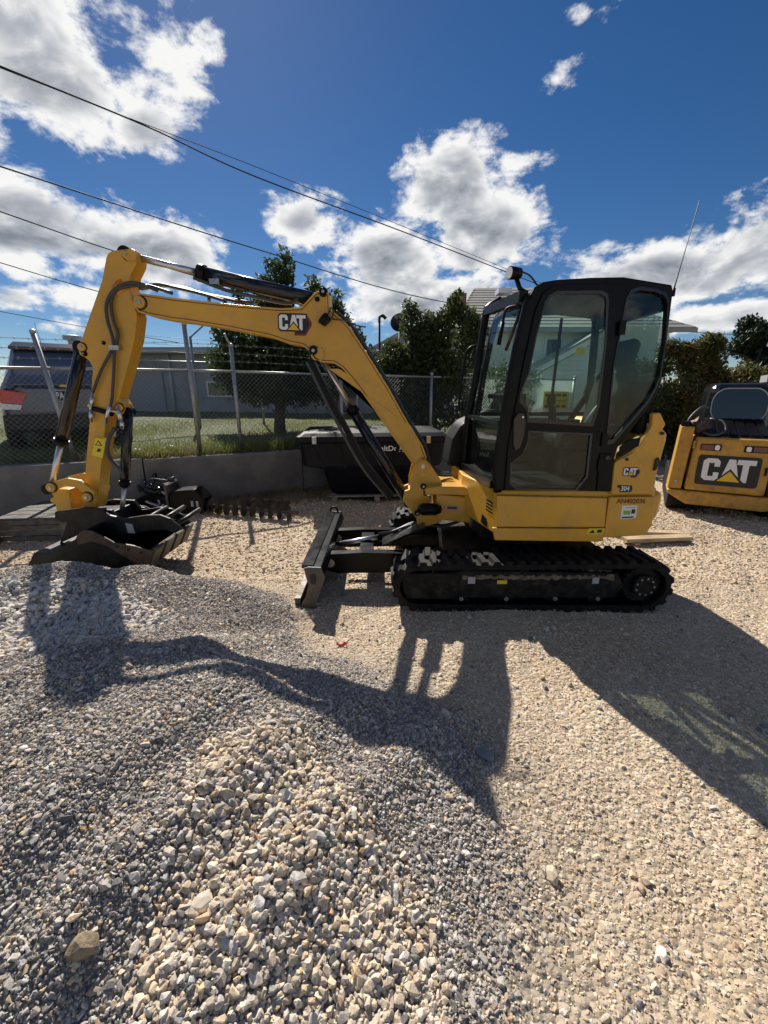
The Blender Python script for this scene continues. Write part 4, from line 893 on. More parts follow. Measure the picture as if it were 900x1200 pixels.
for x, z in ((1.755, 1.185), (1.73, .985), (1.98, 1.37)): disc('cover_latch', x, z, .012, 3.066, 3.0835 if z > 1.3 else 3.0735, 'black_print', ED, 12, .002)
plate('black_shoulder', PR['rear_cover_black'], 3.066, 3.0795, 'black_plastic', EX, bevel=.004)
# stickers and numbers
sl = PR['side_logo']; cat_logo(ED, sl[0][0], 3.0735, sl[0][2], .098, 0, True, .0012)
t3 = PR['l304']; plate('model_plate', [(t3[0][0]-.004, t3[0][2]-.006), (t3[1][0]+.012, t3[0][2]-.006), (t3[1][0]+.022, t3[0][2]+.018), (t3[1][0]+.012, t3[0][2]+.045), (t3[0][0]-.004, t3[0][2]+.045)], 3.0715, 3.0735, 'black_print', ED, bevel=0)
text('model_number', '304', 'white_print', ED, facing((t3[0][0]+t3[1][0])/2, 3.0705, t3[0][2]+.020), .050, bold=.02, width=.062)
rd = two(PR['red_dec']); q = plate('red_sticker', rd, 3.0815, 3.0845, 'red_print', ED, bevel=0); plate('sticker_mark', scaled(rd, .55), 3.0805, 3.0812, 'maroon_print', q, bevel=0)
ti = PR['text_id']; text('fleet_number', 'AN402036', 'id_brown', CW, facing((ti[0][0]+ti[1][0])/2, 3.0785, (ti[0][2]+ti[1][2])/2+.018), .05, bold=.012, width=.215)
lw_ = two(PR['label_w']); q = plate('paper_label', lw_, 3.0772, 3.0795, 'white_print', CW, bevel=0)
cx = sum(p[0] for p in lw_)/4; cz = sum(p[1] for p in lw_)/4
plate('label_band', [(cx-.042, cz-.018), (cx+.012, cz-.018), (cx+.012, cz+.012), (cx-.042, cz+.012)], 3.0762, 3.077, 'green_print', q, bevel=0); plate('label_band', [(cx+.018, cz-.012), (cx+.045, cz-.010), (cx+.045, cz+.022), (cx+.018, cz+.022)], 3.0762, 3.077, 'black_print', q, bevel=0)
plate('label_band', [(cx-.048, cz-.048), (cx+.040, cz-.044), (cx+.040, cz-.033), (cx-.048, cz-.036)], 3.0762, 3.077, 'black_print', q, bevel=0); plate('label_band', [(cx-.03, cz+.03), (cx+.042, cz+.032), (cx+.042, cz+.040), (cx-.03, cz+.038)], 3.0762, 3.077, 'grey_print', q, bevel=0)
plate('warning_sticker', [(1.535, .612), (1.660, .614), (1.672, .660), (1.548, .658)], 3.0775, 3.0815, 'yellow_print', H_, bevel=0)
plate('sticker_mark', [(1.555, .622), (1.60, .622), (1.585, .65)], 3.0765, 3.0772, 'black_print', H_, bevel=0); plate('sticker_mark', [(1.615, .625), (1.65, .625), (1.655, .65), (1.62, .65)], 3.0765, 3.0772, 'black_print', H_, bevel=0)
# slats and sticker on the raking front corner
def corner(u, z, o=.0): a = Vector((.850, 3.12, 0)); b = Vector((.70, 3.78, 0)); d = (b-a); n_ = Vector((d.y, -d.x, 0)).normalized(); n_ = n_ if n_.x < 0 else -n_; p = a+d*u+n_*o; return (p.x, p.y, z)
for k in range(4):
    bm = bmesh.new(); z = .745+.026*k; q = [bm.verts.new(corner(u, z+dz, .004)) for u, dz in ((.08, 0), (.24, .004), (.24, .018), (.08, .014))]; bm.faces.new(q); bmesh.ops.solidify(bm, geom=bm.faces, thickness=.006); from_bm('vent_slat', bm, 'black_print', H_)
bm = bmesh.new(); bm.faces.new([bm.verts.new(corner(u, z, .003)) for u, z in ((.09, .86), (.20, .87), (.20, .935), (.09, .93))]); bmesh.ops.solidify(bm, geom=bm.faces, thickness=.003); from_bm('corner_sticker', bm, 'yellow_print', H_)
bm = bmesh.new(); bm.faces.new([bm.verts.new(corner(u, z, .003)) for u, z in ((.18, .615), (.36, .625), (.33, .70), (.2, .68))]); bmesh.ops.solidify(bm, geom=bm.faces, thickness=.003); from_bm('corner_sticker', bm, 'black_print', H_)
# right-hand black tank cover beyond the boom
bm = bmesh.new(); prism(bm, [(.62, .95), (.66, 1.22), (.74, 1.36), (.86, 1.42), (1.7, 1.42), (1.7, .95)], 4.14, 4.62); from_bm('tank_cover', bm, 'black_plastic', EX, .04, 3)

# --- cab
CB = PR['cab_outer']; door_poly = PR['door_gap']
SF = plate('cab_frame', CB, 3.085, 3.14, 'black_paint', EX, [scaled(door_poly, .965), PR['rear_glass']], .006)
FS = plate('cab_far_side', CB, 4.06, 4.105, 'black_paint', SF, [scaled(CB, .90)], .004)
DR = plate('cab_door', door_poly, 3.064, 3.083, 'black_paint', SF, [PR['door_glass'], PR['door_lower']], .004)
plate('door_pane', scaled(PR['door_glass'], 1.02), 3.071, 3.076, 'cab_glass', DR, bevel=0); plate('door_lower_pane', scaled(PR['door_lower'], 1.02), 3.071, 3.076, 'cab_glass', DR, bevel=0)
plate('door_seal', scaled(PR['door_glass'], 1.025), 3.0595, 3.0635, 'black_gloss', DR, [scaled(PR['door_glass'], .975)], 0); plate('door_seal', scaled(PR['door_lower'], 1.02), 3.0595, 3.0635, 'hose', DR, [scaled(PR['door_lower'], .975)], 0); plate('window_seal', scaled(PR['rear_glass'], 1.02), 3.0785, 3.0845, 'black_gloss', SF, [scaled(PR['rear_glass'], .965)], 0)
plate('door_handle', PR['handle'], 3.046, 3.063, 'black_gloss', DR, bevel=.006); hp = PR['handle']; disc('lock', hp[2][0]-.004, hp[2][1]-.03, .008, 3.042, 3.0455, 'chrome', DR, 12, .001)
plate('rear_quarter_pane', scaled(PR['rear_glass'], 1.03), 3.105, 3.112, 'cab_glass', SF, bevel=0); plate('far_pane', scaled(CB, .92), 4.08, 4.086, 'cab_glass', SF, bevel=0); plate('far_bar', [(1.52, 1.0), (1.545, 1.0), (1.575, 2.28), (1.55, 2.28)], 4.064, 4.079, 'black_paint', SF, bevel=.003); plate('far_bar', [(.90, 1.44), (1.88, 1.44), (1.88, 1.475), (.90, 1.475)], 4.0605, 4.0635, 'black_paint', SF, bevel=0)
lr = PR['latch_recess']; q = plate('door_hinge_cover', lr, 3.072, 3.0838, 'black_plastic', SF, bevel=.006); disc('fuel_latch', sum(p[0] for p in lr)/4, lr[0][1]-.03, .018, 3.062, 3.0715, 'black_gloss', q, 14)
for z in (2.02, 1.28, 1.10): box('hinge', 1.545+.02*(z-1.1), 1.585+.02*(z-1.1), 3.052, 3.0635, z, z+.09, 'black_plastic', DR, .005)
# roof, lintel, pillars, rear panel
plate('roof', [(.965, 2.262), (.988, 2.31), (1.037, 2.339), (1.131, 2.353), (1.354, 2.365), (1.56, 2.368), (1.88, 2.322), (1.88, 2.265), (1.5, 2.30), (1.05, 2.285)], 3.142, 4.058, 'black_paint', SF, bevel=.008)
fn = [Vector((x, 3.112, z)) for x, z in PR['front_frame_near']]; ff = [Vector((x, 4.08, z)) for x, z in PR['front_frame_far']]
pipe('far_pillar', curve_pts(ff+[Vector((ff[-1].x+.10, 4.08, ff[-1].z+.06))], 5), .034, 'black_paint', SF, 8); pipe('near_pillar', curve_pts(fn, 5), .032, 'black_paint', SF, 8)
bm = bmesh.new(); beam(bm, (.935, 3.142, 2.27), (.90, 4.06, 2.335), .06, .07); from_bm('front_lintel', bm, 'black_paint', SF, .01)
bm = bmesh.new(); beam(bm, (.825, 3.142, .985), (.75, 4.06, .985), .06, .06); from_bm('front_sill', bm, 'black_paint', SF, .008)
bm = bmesh.new(); beam(bm, (.838, 3.142, 1.44), (.785, 4.06, 1.44), .025, .03); from_bm('front_rail', bm, 'black_paint', SF, .004)
gn = [Vector((x, 3.142, z)) for x, z in PR['front_glass_near'][:4]]; gf = [Vector((x, 4.06, z)) for x, z in PR['front_glass_far'][:4]]
bm = bmesh.new(); A = [bm.verts.new(p) for p in gn]; Bv = [bm.verts.new(p) for p in gf]
for i in range(3): bm.faces.new((A[i], A[i+1], Bv[i+1], Bv[i]))
from_bm('windscreen', bm, 'cab_glass', SF)
box('rear_panel', 1.86, 1.90, 3.142, 4.058, 1.36, 1.72, 'black_paint', SF, .004); box('rear_header', 1.855, 1.90, 3.142, 4.058, 2.18, 2.30, 'black_paint', SF, .004); box('rear_pane', 1.876, 1.882, 3.142, 4.058, 1.721, 2.179, 'cab_glass', SF, 0)
box('cab_floor', .86, 1.85, 3.145, 4.055, .95, .985, 'black_plastic', SF, 0)
# the yellow and white stickers on the far window
q = plate('warning_sheet', [(1.47, 1.50), (1.70, 1.50), (1.70, 1.66), (1.47, 1.66)], 4.068, 4.072, 'yellow_print', SF, bevel=0)
for k in range(4):
    for j in range(3): plate('print_mark', [(1.485+.052*k, 1.515+.05*j), (1.522+.052*k, 1.515+.05*j), (1.522+.052*k, 1.538+.05*j), (1.485+.052*k, 1.538+.05*j)] if j != 1 else [(1.482+.052*k, 1.572), (1.53+.052*k, 1.572), (1.53+.052*k, 1.578), (1.482+.052*k, 1.578)], 4.066, 4.0675, 'black_print', q, bevel=0)
plate('sticker', [(1.72, 1.98), (1.80, 1.98), (1.80, 2.04), (1.72, 2.04)], 4.068, 4.072, 'yellow_print', SF, bevel=0)
# interior: seat, consoles, joysticks, pedals
def soft(name, poly, y0, y1, m, parent, b=.03): return plate(name, poly, y0, y1, m, parent, bevel=b)
SE = soft('seat', [(1.40, 1.22), (1.82, 1.20), (1.84, 1.33), (1.46, 1.37), (1.39, 1.32)], 3.40, 3.88, 'seat_cloth', EX); soft('backrest', [(1.72, 1.30), (1.83, 1.28), (1.96, 1.78), (1.90, 1.84), (1.83, 1.80)], 3.38, 3.88, 'seat_cloth', SE); soft('headrest', [(1.84, 1.85), (1.94, 1.85), (1.98, 2.02), (1.92, 2.06), (1.87, 2.02)], 3.48, 3.78, 'seat_cloth', SE)
soft('seat_base', [(1.45, .986), (1.82, .986), (1.82, 1.19), (1.45, 1.19)], 3.42, 3.86, 'black_plastic', SE, .02)
for y in (3.26, 3.94):
    cn = soft('console', [(1.30, 1.25), (1.72, 1.30), (1.76, 1.42), (1.34, 1.40)], y-.07, y+.07, 'black_plastic', EX, .02)
    pipe('joystick', curve_pts([(1.28, y, 1.40), (1.26, y, 1.50), (1.24, y, 1.56), (1.235, y, 1.64)]), [.02]*7+[.024]*6+[.030]*6, 'black_plastic', cn, 10)
for y in (3.52, 3.66): pipe('travel_lever', curve_pts([(1.02, y, .986), (1.0, y, 1.2), (1.08, y, 1.42), (1.12, y, 1.46)]), .011, 'steel', EX, 8)
MN = soft('monitor', [(.98, 1.50), (1.00, 1.50), (1.03, 1.66), (1.01, 1.66)], 3.88, 4.04, 'black_gloss', EX, .004)
soft('grab_rail', [(.93, 1.60), (.97, 1.60), (.97, 1.64), (.93, 1.64)], 3.4, 3.95, 'black_plastic', SF, .008)
pipe('seat_belt', curve_pts([(1.70, 3.36, 1.75), (1.66, 3.35, 1.60), (1.58, 3.35, 1.48), (1.52, 3.36, 1.36)]), .012, 'steel', SE, 6)
# head lamp, wiper, mirrors, antenna
wl_ = PR['worklight'][0]; LMP = pipe('work_lamp', [(wl_[0]-.05, 3.19, wl_[2]+.03), (wl_[0]+.025, 3.215, wl_[2]+.03)], [.042, .036], 'black_paint', EX, 18); pipe('lens', [(wl_[0]-.0535, 3.1888, wl_[2]+.03), (wl_[0]-.0505, 3.1898, wl_[2]+.03)], .036, 'lamp_white', LMP, 18)
pipe('lamp_bracket', [(wl_[0], 3.2, wl_[2]), (wl_[0]+.03, 3.2, 2.33), (wl_[0]+.08, 3.2, 2.30)], .016, 'black_paint', LMP, 8)
pipe('lamp_cable', curve_pts([(wl_[0]+.02, 3.22, wl_[2]+.05), (1.0, 3.25, 2.42), (1.07, 3.28, 2.36)]), .006, 'hose', LMP, 6)
wp = pipe('wiper', curve_pts([(.95, 3.17, 2.21), (.90, 3.20, 2.22), (.855, 3.25, 2.21), (.842, 3.27, 2.14), (.835, 3.28, 2.05)]), .010, 'black_plastic', EX, 8); pipe('wiper_blade', [(.842, 3.27, 2.13), (.825, 3.28, 1.98)], .015, 'black_plastic', wp, 8); pipe('wiper_rod', [(.93, 3.16, 2.19), (.845, 3.15, 1.93)], .011, 'black_gloss', wp, 8)
for z in (2.19, 1.60):
    pass
gr = pipe('grab_handle', curve_pts([(.90, 4.12, 2.06), (.78, 4.16, 2.04), (.74, 4.16, 1.9), (.71, 4.16, 1.55), (.74, 4.12, 1.50)]), .012, 'black_paint', EX, 8)
box('lamp', .865, .965, 3.55, 3.66, 2.375, 2.41, 'lamp_white', EX, .012)
an = PR['ant']; pipe('antenna', [an[0], tuple(Vector(an[0]).lerp(Vector(an[1]), .12)), an[1]], [.006, .004, .0028], 'black_print', EX, 6); pipe('antenna_base', [(an[0][0], 3.9, an[0][2]-.06), an[0]], .014, 'black_plastic', EX, 10)

# --- boom swing bracket and front frame
BR = plate('swing_bracket', PR['bracket'], 3.775, 3.81, 'cat_yellow', EX, bevel=.006); plate('bracket_cheek', PR['bracket'], 4.0, 4.035, 'cat_yellow', BR, bevel=.006)
plate('bracket_web', [(x, z) for x, z in scaled(PR['bracket'], .72)], 3.812, 3.998, 'cat_yellow', BR, bevel=.004); plate('bracket_foot', PR['bracket_foot'], 3.72, 4.03, 'cat_yellow', BR, bevel=.008)
st = PR['swing_top']; FRM = plate('swing_post', st, 3.66, 4.15, 'cat_yellow', EX, bevel=.010); plate('swing_box', PR['swing_box'], 3.69, 4.1, 'cat_yellow', FRM, bevel=.010)
sb = PR['swing_box']; zc_ = sum(p[1] for p in sb)/5; xc_ = sum(p[0] for p in sb)/5
bm = bmesh.new(); tube(bm, [(.30, 3.64, zc_+.02), (.34, 3.63, zc_+.02), (.45, 3.63, zc_+.02), (.50, 3.64, zc_+.02)], [.03, .055, .055, .035], 16); from_bm('swing_cylinder', bm, 'black_paint', FRM, smooth_=True)
plate('name_plate', [(.555, zc_-.0), (.665, zc_-.004), (.665, zc_+.04), (.555, zc_+.044)], 3.684, 3.6895, 'grey_print', FRM, bevel=0)
plate('plate_print', [(.565, zc_+.008), (.655, zc_+.004), (.655, zc_+.03), (.565, zc_+.034)], 3.682, 3.6835, 'id_brown', FRM, bevel=0)
pin(.345, .86, 3.645, 3.66, .022, FRM); pin(.30, .60, 3.70, 3.72, .022, FRM)

# --- boom
BM = plate('boom', PR['boom'], 3.81, 3.99, 'cat_yellow', EX, bevel=.010)
def inset(poly, d):
    k = len(poly); out = []; ar = sum(poly[i][0]*poly[(i+1) % k][1]-poly[(i+1) % k][0]*poly[i][1] for i in range(k)); sg = 1 if ar > 0 else -1
    for i in range(k):
        a, b, c = Vector(poly[i-1]), Vector(poly[i]), Vector(poly[(i+1) % k]); e1 = (b-a).normalized(); e2 = (c-b).normalized()
        n_ = Vector((-(e1.y+e2.y), e1.x+e2.x))*sg; n_ = n_.normalized() if n_.length > 1e-5 else Vector((-e1.y, e1.x))*sg; out.append(tuple(b+n_*d))
    return out
# the flange plates stand proud of the side plates along the edges
plate('boom_flange', inset(PR['boom'], .0015), 3.800, 3.8095, 'cat_yellow', BM, [inset(PR['boom'], .016)], .002)
pipe('weld_seam', [(x, 3.8085, z) for x, z in inset(PR['boom'], .0185)], .0032, 'id_brown', BM, 5, close=True)
plate('boom_side_plate', [(x, z) for x, z in scaled(PR['boom'][18:27]+PR['boom'][27:30], .90)], 3.8055, 3.8095, 'cat_yellow', BM, bevel=.002)
kp = PR['knee_pin']; jn = PR['joint'][0]; base = (.347, 1.02)
for x, z, r in ((kp[0][0], kp[0][2], .030), (kp[2][0], kp[2][2], .034), (jn[0], jn[2], .045), (base[0], base[1], .05)): pin(x, z, 3.755 if (x, z) == base else 3.785, 3.81, r, BM, 'cat_yellow' if r > .04 else 'black_paint')
disc('boom_boss', kp[1][0], kp[1][2], .02, 3.795, 3.809, 'black_paint', BM, 14); plate('pin_keeper', rounded(kp[2][0]-.02, kp[2][0]+.085, kp[2][2]-.075, kp[2][2]+.02, .03), 3.80, 3.8095, 'cat_yellow', BM, bevel=.002)
bl = PR['boom_logo']; cat_logo(BM, bl[0][0], 3.809, bl[0][2]+.01, bl[3][0]-bl[0][0], math.atan2(bl[2][2]-bl[1][2], bl[2][0]-bl[1][0])-.03, True, .002)
# boom lamp with its lead
q = pipe('boom_lamp', [(-.50, 3.76, 2.235), (-.46, 3.755, 2.20)], [.05, .042], 'black_plastic', BM, 14); pipe('lamp_lead', curve_pts([(-.45, 3.77, 2.20), (-.41, 3.77, 2.27), (-.43, 3.77, 2.31), (-.46, 3.79, 2.26)]), .007, 'hose', q, 6); pipe('lamp_lead', curve_pts([(-.45, 3.79, 2.23), (-.33, 3.795, 2.22), (-.22, 3.795, 2.18), (-.15, 3.80, 2.17)]), .006, 'hose', q, 6)
# hydraulic hoses over the top of the boom
top = [(x, z) for x, z in PR['boom'][13:21]]
for k in range(3): pipe('boom_hose', curve_pts([(-.40, 3.86+.04*k, 2.30)]+[(x+.014, 3.86+.04*k, z+.010+.004*k) for x, z in top]+[(.42, 3.86+.04*k, 1.02), (.50+.02*k, 3.9+.06*k, .92), (.64, 3.95+.08*k, .90)]), .013, 'hose', BM, 8)
for k in range(3): pipe('boom_hose', curve_pts([(-1.30+.1*k, 3.86+.04*k, 2.375), (-1.5, 3.86+.04*k, 2.43+.008*k), (-1.68, 3.86+.04*k, 2.47+.012*k), (-1.85, 3.85+.03*k, 2.50), (-2.0, 3.84+.02*k, 2.47)]), .012, 'hose', BM, 8)
for x in (-1.62, -1.25, .02, .2): pass
for k, x in enumerate((-1.45, -1.33, -1.22)): pipe('hose_fitting', [(x, 3.88+.03*k, 2.34), (x, 3.88+.03*k, 2.41)], .014, 'steel', BM, 8)
# --- boom cylinder
def ram(name, pts, r, parent, flip=False, rr=.45):
    p = [Vector(a) for a in pts]; d = (p[-1]-p[0]).normalized()
    if flip: bar = (p[2], p[-1]); rod = (p[0], p[2])
    else: bar = (p[0], p[2]); rod = (p[2], p[-1])
    c = pipe(name, [bar[0], bar[0].lerp(bar[1], .5), bar[1]], r, 'black_gloss', parent, 18)
    g = bar[0] if flip else bar[1]; s_ = 1 if flip else -1
    pipe('gland', [g-d*.012, g+d*s_*.05], r*1.16, 'black_paint', c, 18); pipe('rod', list(rod), r*rr, 'chrome', c, 16)
    for e in (p[0], p[-1]): pipe('eye', [e-Vector((0, .06, 0)), e+Vector((0, .06, 0))], r*.95, 'black_paint', c, 14)
    return c
bc = PR['boom_cyl']; ram('boom_cylinder', [(x+.02, y, z) for x, y, z in bc], .048, EX, True, .52)
gd = PR['guard']; bm = bmesh.new()
for a, b in zip(gd, gd[1:]): beam(bm, (a[0]-.025, 3.86, a[2]-.01), (b[0]-.025, 3.86, b[2]-.01), .12, .045)
from_bm('cylinder_guard', bm, 'black_paint', EX, .004)
for k in range(2): pipe('cylinder_hose', curve_pts([(a[0]-.05-.012*k, 3.80+.05*k, a[2]-.03) for a in gd]), .012, 'hose', EX, 8)
sc = PR['stick_cyl']; ram('stick_cylinder', [sc[0], sc[1], sc[2], sc[3], sc[4]], .058, EX, True, .45)
pipe('cylinder_hose', curve_pts([(a+.0, 3.86, b) for a, b in ((-1.55, 2.55), (-1.3, 2.46), (-1.05, 2.405), (-.8, 2.36), (-.70, 2.40))]), .014, 'hose', EX, 8)
box('cylinder_block', -1.42, -1.34, 3.84, 3.95, 2.50, 2.54, 'steel', EX, .004)

# --- stick
SK = plate('stick', PR['stick'], 3.82, 3.98, 'cat_yellow', EX, [PR['stick_hole']], .008); plate('stick_lug', PR['stick_lug'], 3.83, 3.97, 'cat_yellow', SK, bevel=.006)
for x, z, r in ((-2.045, 2.70, .03), (-1.99, 2.36, .03), (-2.53, 2.015, .032), (-2.52, 1.965, .018), (-2.295, 1.525, .03), (-2.345, 2.05, .013)): pin(x, z, 3.80, 3.82, r, SK, 'cat_yellow' if r > .025 else 'black_paint')
plate('stick_keeper', rounded(-2.06, -1.965, 2.66, 2.735, .03), 3.805, 3.8185, 'cat_yellow', SK, bevel=.002)
for k, nm in enumerate(('hoseA', 'hoseB', 'hoseC', 'hoseD', 'hoseE')): pipe('hydraulic_hose', curve_pts(PR[nm]), .0135 if k < 2 else .0125, 'hose', SK, 8)
pipe('hydraulic_hose', curve_pts(PR['hoseF']), .018, 'hose', SK, 8)
hc = PR['hoseC']
box('hose_clamp', hc[0][0]-.03, hc[0][0]+.05, 3.765, 3.8185, hc[0][2]-.012, hc[0][2]+.025, 'steel', SK, .004)
for p, q in ((hc[2], PR['hoseE'][2]), (PR['hoseD'][2], (PR['hoseD'][2][0]-.03, 3.79, PR['hoseD'][2][2]-.13)), ((hc[2][0]+.03, 3.79, hc[2][2]-.06), (hc[2][0]+.05, 3.79, hc[2][2]-.22)), ((-2.28, 3.79, 1.43), (-2.29, 3.79, 1.34)), ((-2.53, 3.79, 1.52), (-2.55, 3.79, 1.40))):
    p, q = Vector(p), Vector(q); f_ = pipe('hose_fitting', [p, p.lerp(q, .3), p.lerp(q, .31), p.lerp(q, .7), p.lerp(q, .71), q], [.012, .012, .019, .019, .013, .013], 'chrome', SK, 8)
pipe('valve_body', [(-2.53, 3.80, 1.52), (-2.36, 3.80, 1.47)], .022, 'black_paint', SK, 10); pipe('cross_pipe', [(-2.38, 3.79, 1.50), (-2.31, 3.79, 1.49), (-2.30, 3.79, 1.42)], .011, 'chrome', SK, 8)
ws = two(PR['wstick']); q = plate('warning_sticker', ws, 3.812, 3.8185, 'yellow_print', SK, bevel=0); wc = (sum(p[0] for p in ws)/4, sum(p[1] for p in ws)/4)
plate('print_mark', [(wc[0]-.035, wc[1]+.015), (wc[0]+.03, wc[1]+.01), (wc[0]+.005, wc[1]+.06)], 3.810, 3.8115, 'black_print', q, bevel=0); plate('print_mark', [(wc[0]-.022, wc[1]+.021), (wc[0]+.018, wc[1]+.018), (wc[0]+.003, wc[1]+.048)], 3.8085, 3.8095, 'yellow_print', q, bevel=0)
plate('print_mark', [(wc[0]-.03, wc[1]-.04), (wc[0]+.0, wc[1]-.045), (wc[0]+.015, wc[1]-.02), (wc[0]-.01, wc[1]-.012)], 3.810, 3.8115, 'black_print', q, bevel=0); plate('print_mark', [(wc[0]-.02, wc[1]+.085), (wc[0]+.05, wc[1]+.07), (wc[0]+.05, wc[1]+.079), (wc[0]-.02, wc[1]+.094)], 3.810, 3.8115, 'red_print', q, bevel=0)
plate('paper_tag', [(-2.425, 1.29), (-2.375, 1.275), (-2.365, 1.32), (-2.41, 1.335)], 3.812, 3.8185, 'grey_print', SK, bevel=0)
kc = PR['bucket_cyl']; ram('bucket_cylinder', [kc[0], kc[1], kc[2], kc[3]], .052, EX, False, .52)
tc_ = PR['thumb_cyl']; ram('thumb_cylinder', [tc_[0], tc_[1], tc_[2], tc_[3]], .042, EX, False, .5)
LK = plate('bucket_link', PR['link_arc'], 3.73, 3.77, 'cat_yellow', EX, bevel=.006); plate('link_cheek', [(x-.03, z) for x, z in PR['link_arc']], 3.985, 4.01, 'cat_yellow', LK, bevel=.006); plate('lower_link', PR['link_low'], 3.79, 4.01, 'cat_yellow', LK, bevel=.008)
la = PR['link_arc']; pin(la[0][0]+.055, la[0][1]+.005, 3.705, 3.73, .04, LK, 'cat_yellow'); pin(la[7][0]-.055, la[7][1]-.0, 3.705, 3.73, .04, LK, 'cat_yellow')
# --- bucket
bs = PR['bucket_side']; Y0, Y1 = 3.40, 4.20
BK = plate('bucket', bs, Y0, Y0+.022, 'bucket_black', EX, bevel=.003); plate('bucket_cheek', bs, Y1-.022, Y1, 'bucket_black', BK, bevel=.003)
shell = [bs[1], bs[0], bs[12], bs[11], bs[10]]; shell = [(x+.004, z-.004) for x, z in shell]
inn = [(x+dx, z+dz) for (x, z), (dx, dz) in zip(shell, ((.025, .0), (.03, .03), (.02, .03), (0, .03), (-.015, .025)))]
plate('bucket_shell', shell+inn[::-1], Y0+.0225, Y1-.0225, 'bucket_black', BK, bevel=0)
bp2 = [bs[1], bs[2], bs[3], bs[4], bs[5]]; plate('bucket_top', bp2+[(x-.01, z-.03) for x, z in bp2[::-1]], Y0+.0225, Y1-.0225, 'bucket_black', BK, bevel=0)
ct = PR['bucket_cutter']; k_ = plate('side_cutter', ct, Y0-.014, Y0-.001, 'rusty_edge', BK, bevel=.003, label='rusty brown side cutter plate of the bucket'); plate('side_cutter', ct, Y1+.001, Y1+.014, 'rusty_edge', BK, bevel=.003)
for i in (0.45, .62, .8): x = -2.25+(i-.45)*.55; disc('cutter_hole', x, .40-(i-.45)*.16, .012, Y0-.018, Y0-.0145, 'black_print', k_, 10, 0)
lp = [(-2.10, .165), (-2.045, .195), (-1.965, .352), (-1.985, .37), (-2.07, .22)]
plate('bucket_lip', lp, Y0-.01, Y1+.01, 'rusty_edge', BK, bevel=.004, label='worn rusty cutting lip of the bucket')
for k in range(4): y = Y0+.02+k*.20; plate('wear_plate', [(-2.07, .17), (-2.025, .19), (-1.94, .36), (-1.96, .375), (-2.05, .215)], y, y+.145, 'worn_steel', BK, bevel=.004)
CP = plate('quick_coupler', [(-2.86, .60), (-2.66, .64), (-2.46, .63), (-2.40, .54), (-2.50, .47), (-2.72, .42), (-2.84, .47), (-2.90, .53)], 3.70, 3.74, 'bucket_black', EX, bevel=.006); plate('coupler_cheek', [(-2.86, .60), (-2.66, .64), (-2.46, .63), (-2.40, .54), (-2.50, .47), (-2.72, .42), (-2.84, .47), (-2.90, .53)], 4.06, 4.10, 'bucket_black', CP, bevel=.006)
plate('coupler_body', [(-2.84, .58), (-2.48, .60), (-2.46, .50), (-2.70, .44), (-2.84, .49)], 3.742, 4.058, 'bucket_black', CP, bevel=.006); pin(-2.70, .575, 3.68, 3.70, .045, CP); pin(-2.80, .44, 3.69, 4.10, .035, CP)
plate('bucket_ear', [(-2.95, .33), (-2.55, .50), (-2.55, .56), (-2.70, .60), (-2.85, .52)], 3.66, 3.69, 'bucket_black', BK, bevel=.004)
# --- thumb
TN = plate('thumb', PR['thumb_near'], 3.62, 3.65, 'bucket_black', EX, bevel=.005); plate('thumb_far_plate', PR['thumb_far'], 4.06, 4.09, 'bucket_black', TN, bevel=.005)
for x, z in ((-2.12, .55), (-1.95, .555), (-1.80, .53)): pipe('thumb_bar', [(x-.06, 3.651, z-.02), (x-.02, 4.059, z+.01)], .022, 'bucket_black', TN, 10)
plate('thumb_tag', [(-2.285, .445), (-2.225, .44), (-2.235, .525), (-2.295, .535)], 3.615, 3.6195, 'grey_print', TN, bevel=0)

# ================================================================ compact loader at right
a_ = R(-31); LD = root('skid_loader', (4.04, 5.95, 0), 'dusty yellow skid loader seen from the rear at the right edge', 'loader', rz=a_, world=False)
LD.scale = (.80, 1, 1)
def lbox(name, *a, m='loader_yellow', parent=LD, bevel=.015, **k): return box(name, *a, m, parent, bevel, **k)
plate('tail_body', [(0, .33), (1.72, .33), (1.72, .22), (1.35, .14), (.30, .14), (0, .28)], -.02, .5, 'loader_yellow', LD, bevel=.02)
def taper(name, pts_b, pts_t, m, parent, bevel=.02):
    bm = bmesh.new(); A = [bm.verts.new(p) for p in pts_b]; B = [bm.verts.new(p) for p in pts_t]
    for i in range(len(A)): bm.faces.new((A[i], A[(i+1) % len(A)], B[(i+1) % len(A)], B[i]))
    bm.faces.new(A[::-1]); bm.faces.new(B); bmesh.ops.recalc_face_normals(bm, faces=bm.faces); return from_bm(name, bm, m, parent, bevel, 3)
RD = taper('rear_door', [(.24, -.03, .345), (1.32, -.03, .345), (1.32, .7, .345), (.24, .7, .345)], [(.28, .0, 1.07), (1.34, .0, 1.07), (1.34, .7, 1.07), (.28, .7, 1.07)], 'loader_yellow', LD, .035)
taper('arm_tower', [(.0, .02, .34), (.20, .02, .34), (.20, .5, .34), (.0, .5, .34)], [(.05, .06, 1.20), (.24, .06, 1.20), (.24, .5, 1.20), (.05, .5, 1.20)], 'loader_yellow', LD, .012); taper('arm_tower', [(1.38, .02, .34), (1.72, .02, .34), (1.72, .9, .34), (1.38, .9, .34)], [(1.38, .06, 1.20), (1.66, .06, 1.20), (1.66, .9, 1.20), (1.38, .9, 1.20)], 'loader_yellow', LD, .012)
def onface(z, o=0.): return -.03+.0414*(z-.345)-o
dz0, dz1 = .44, .84
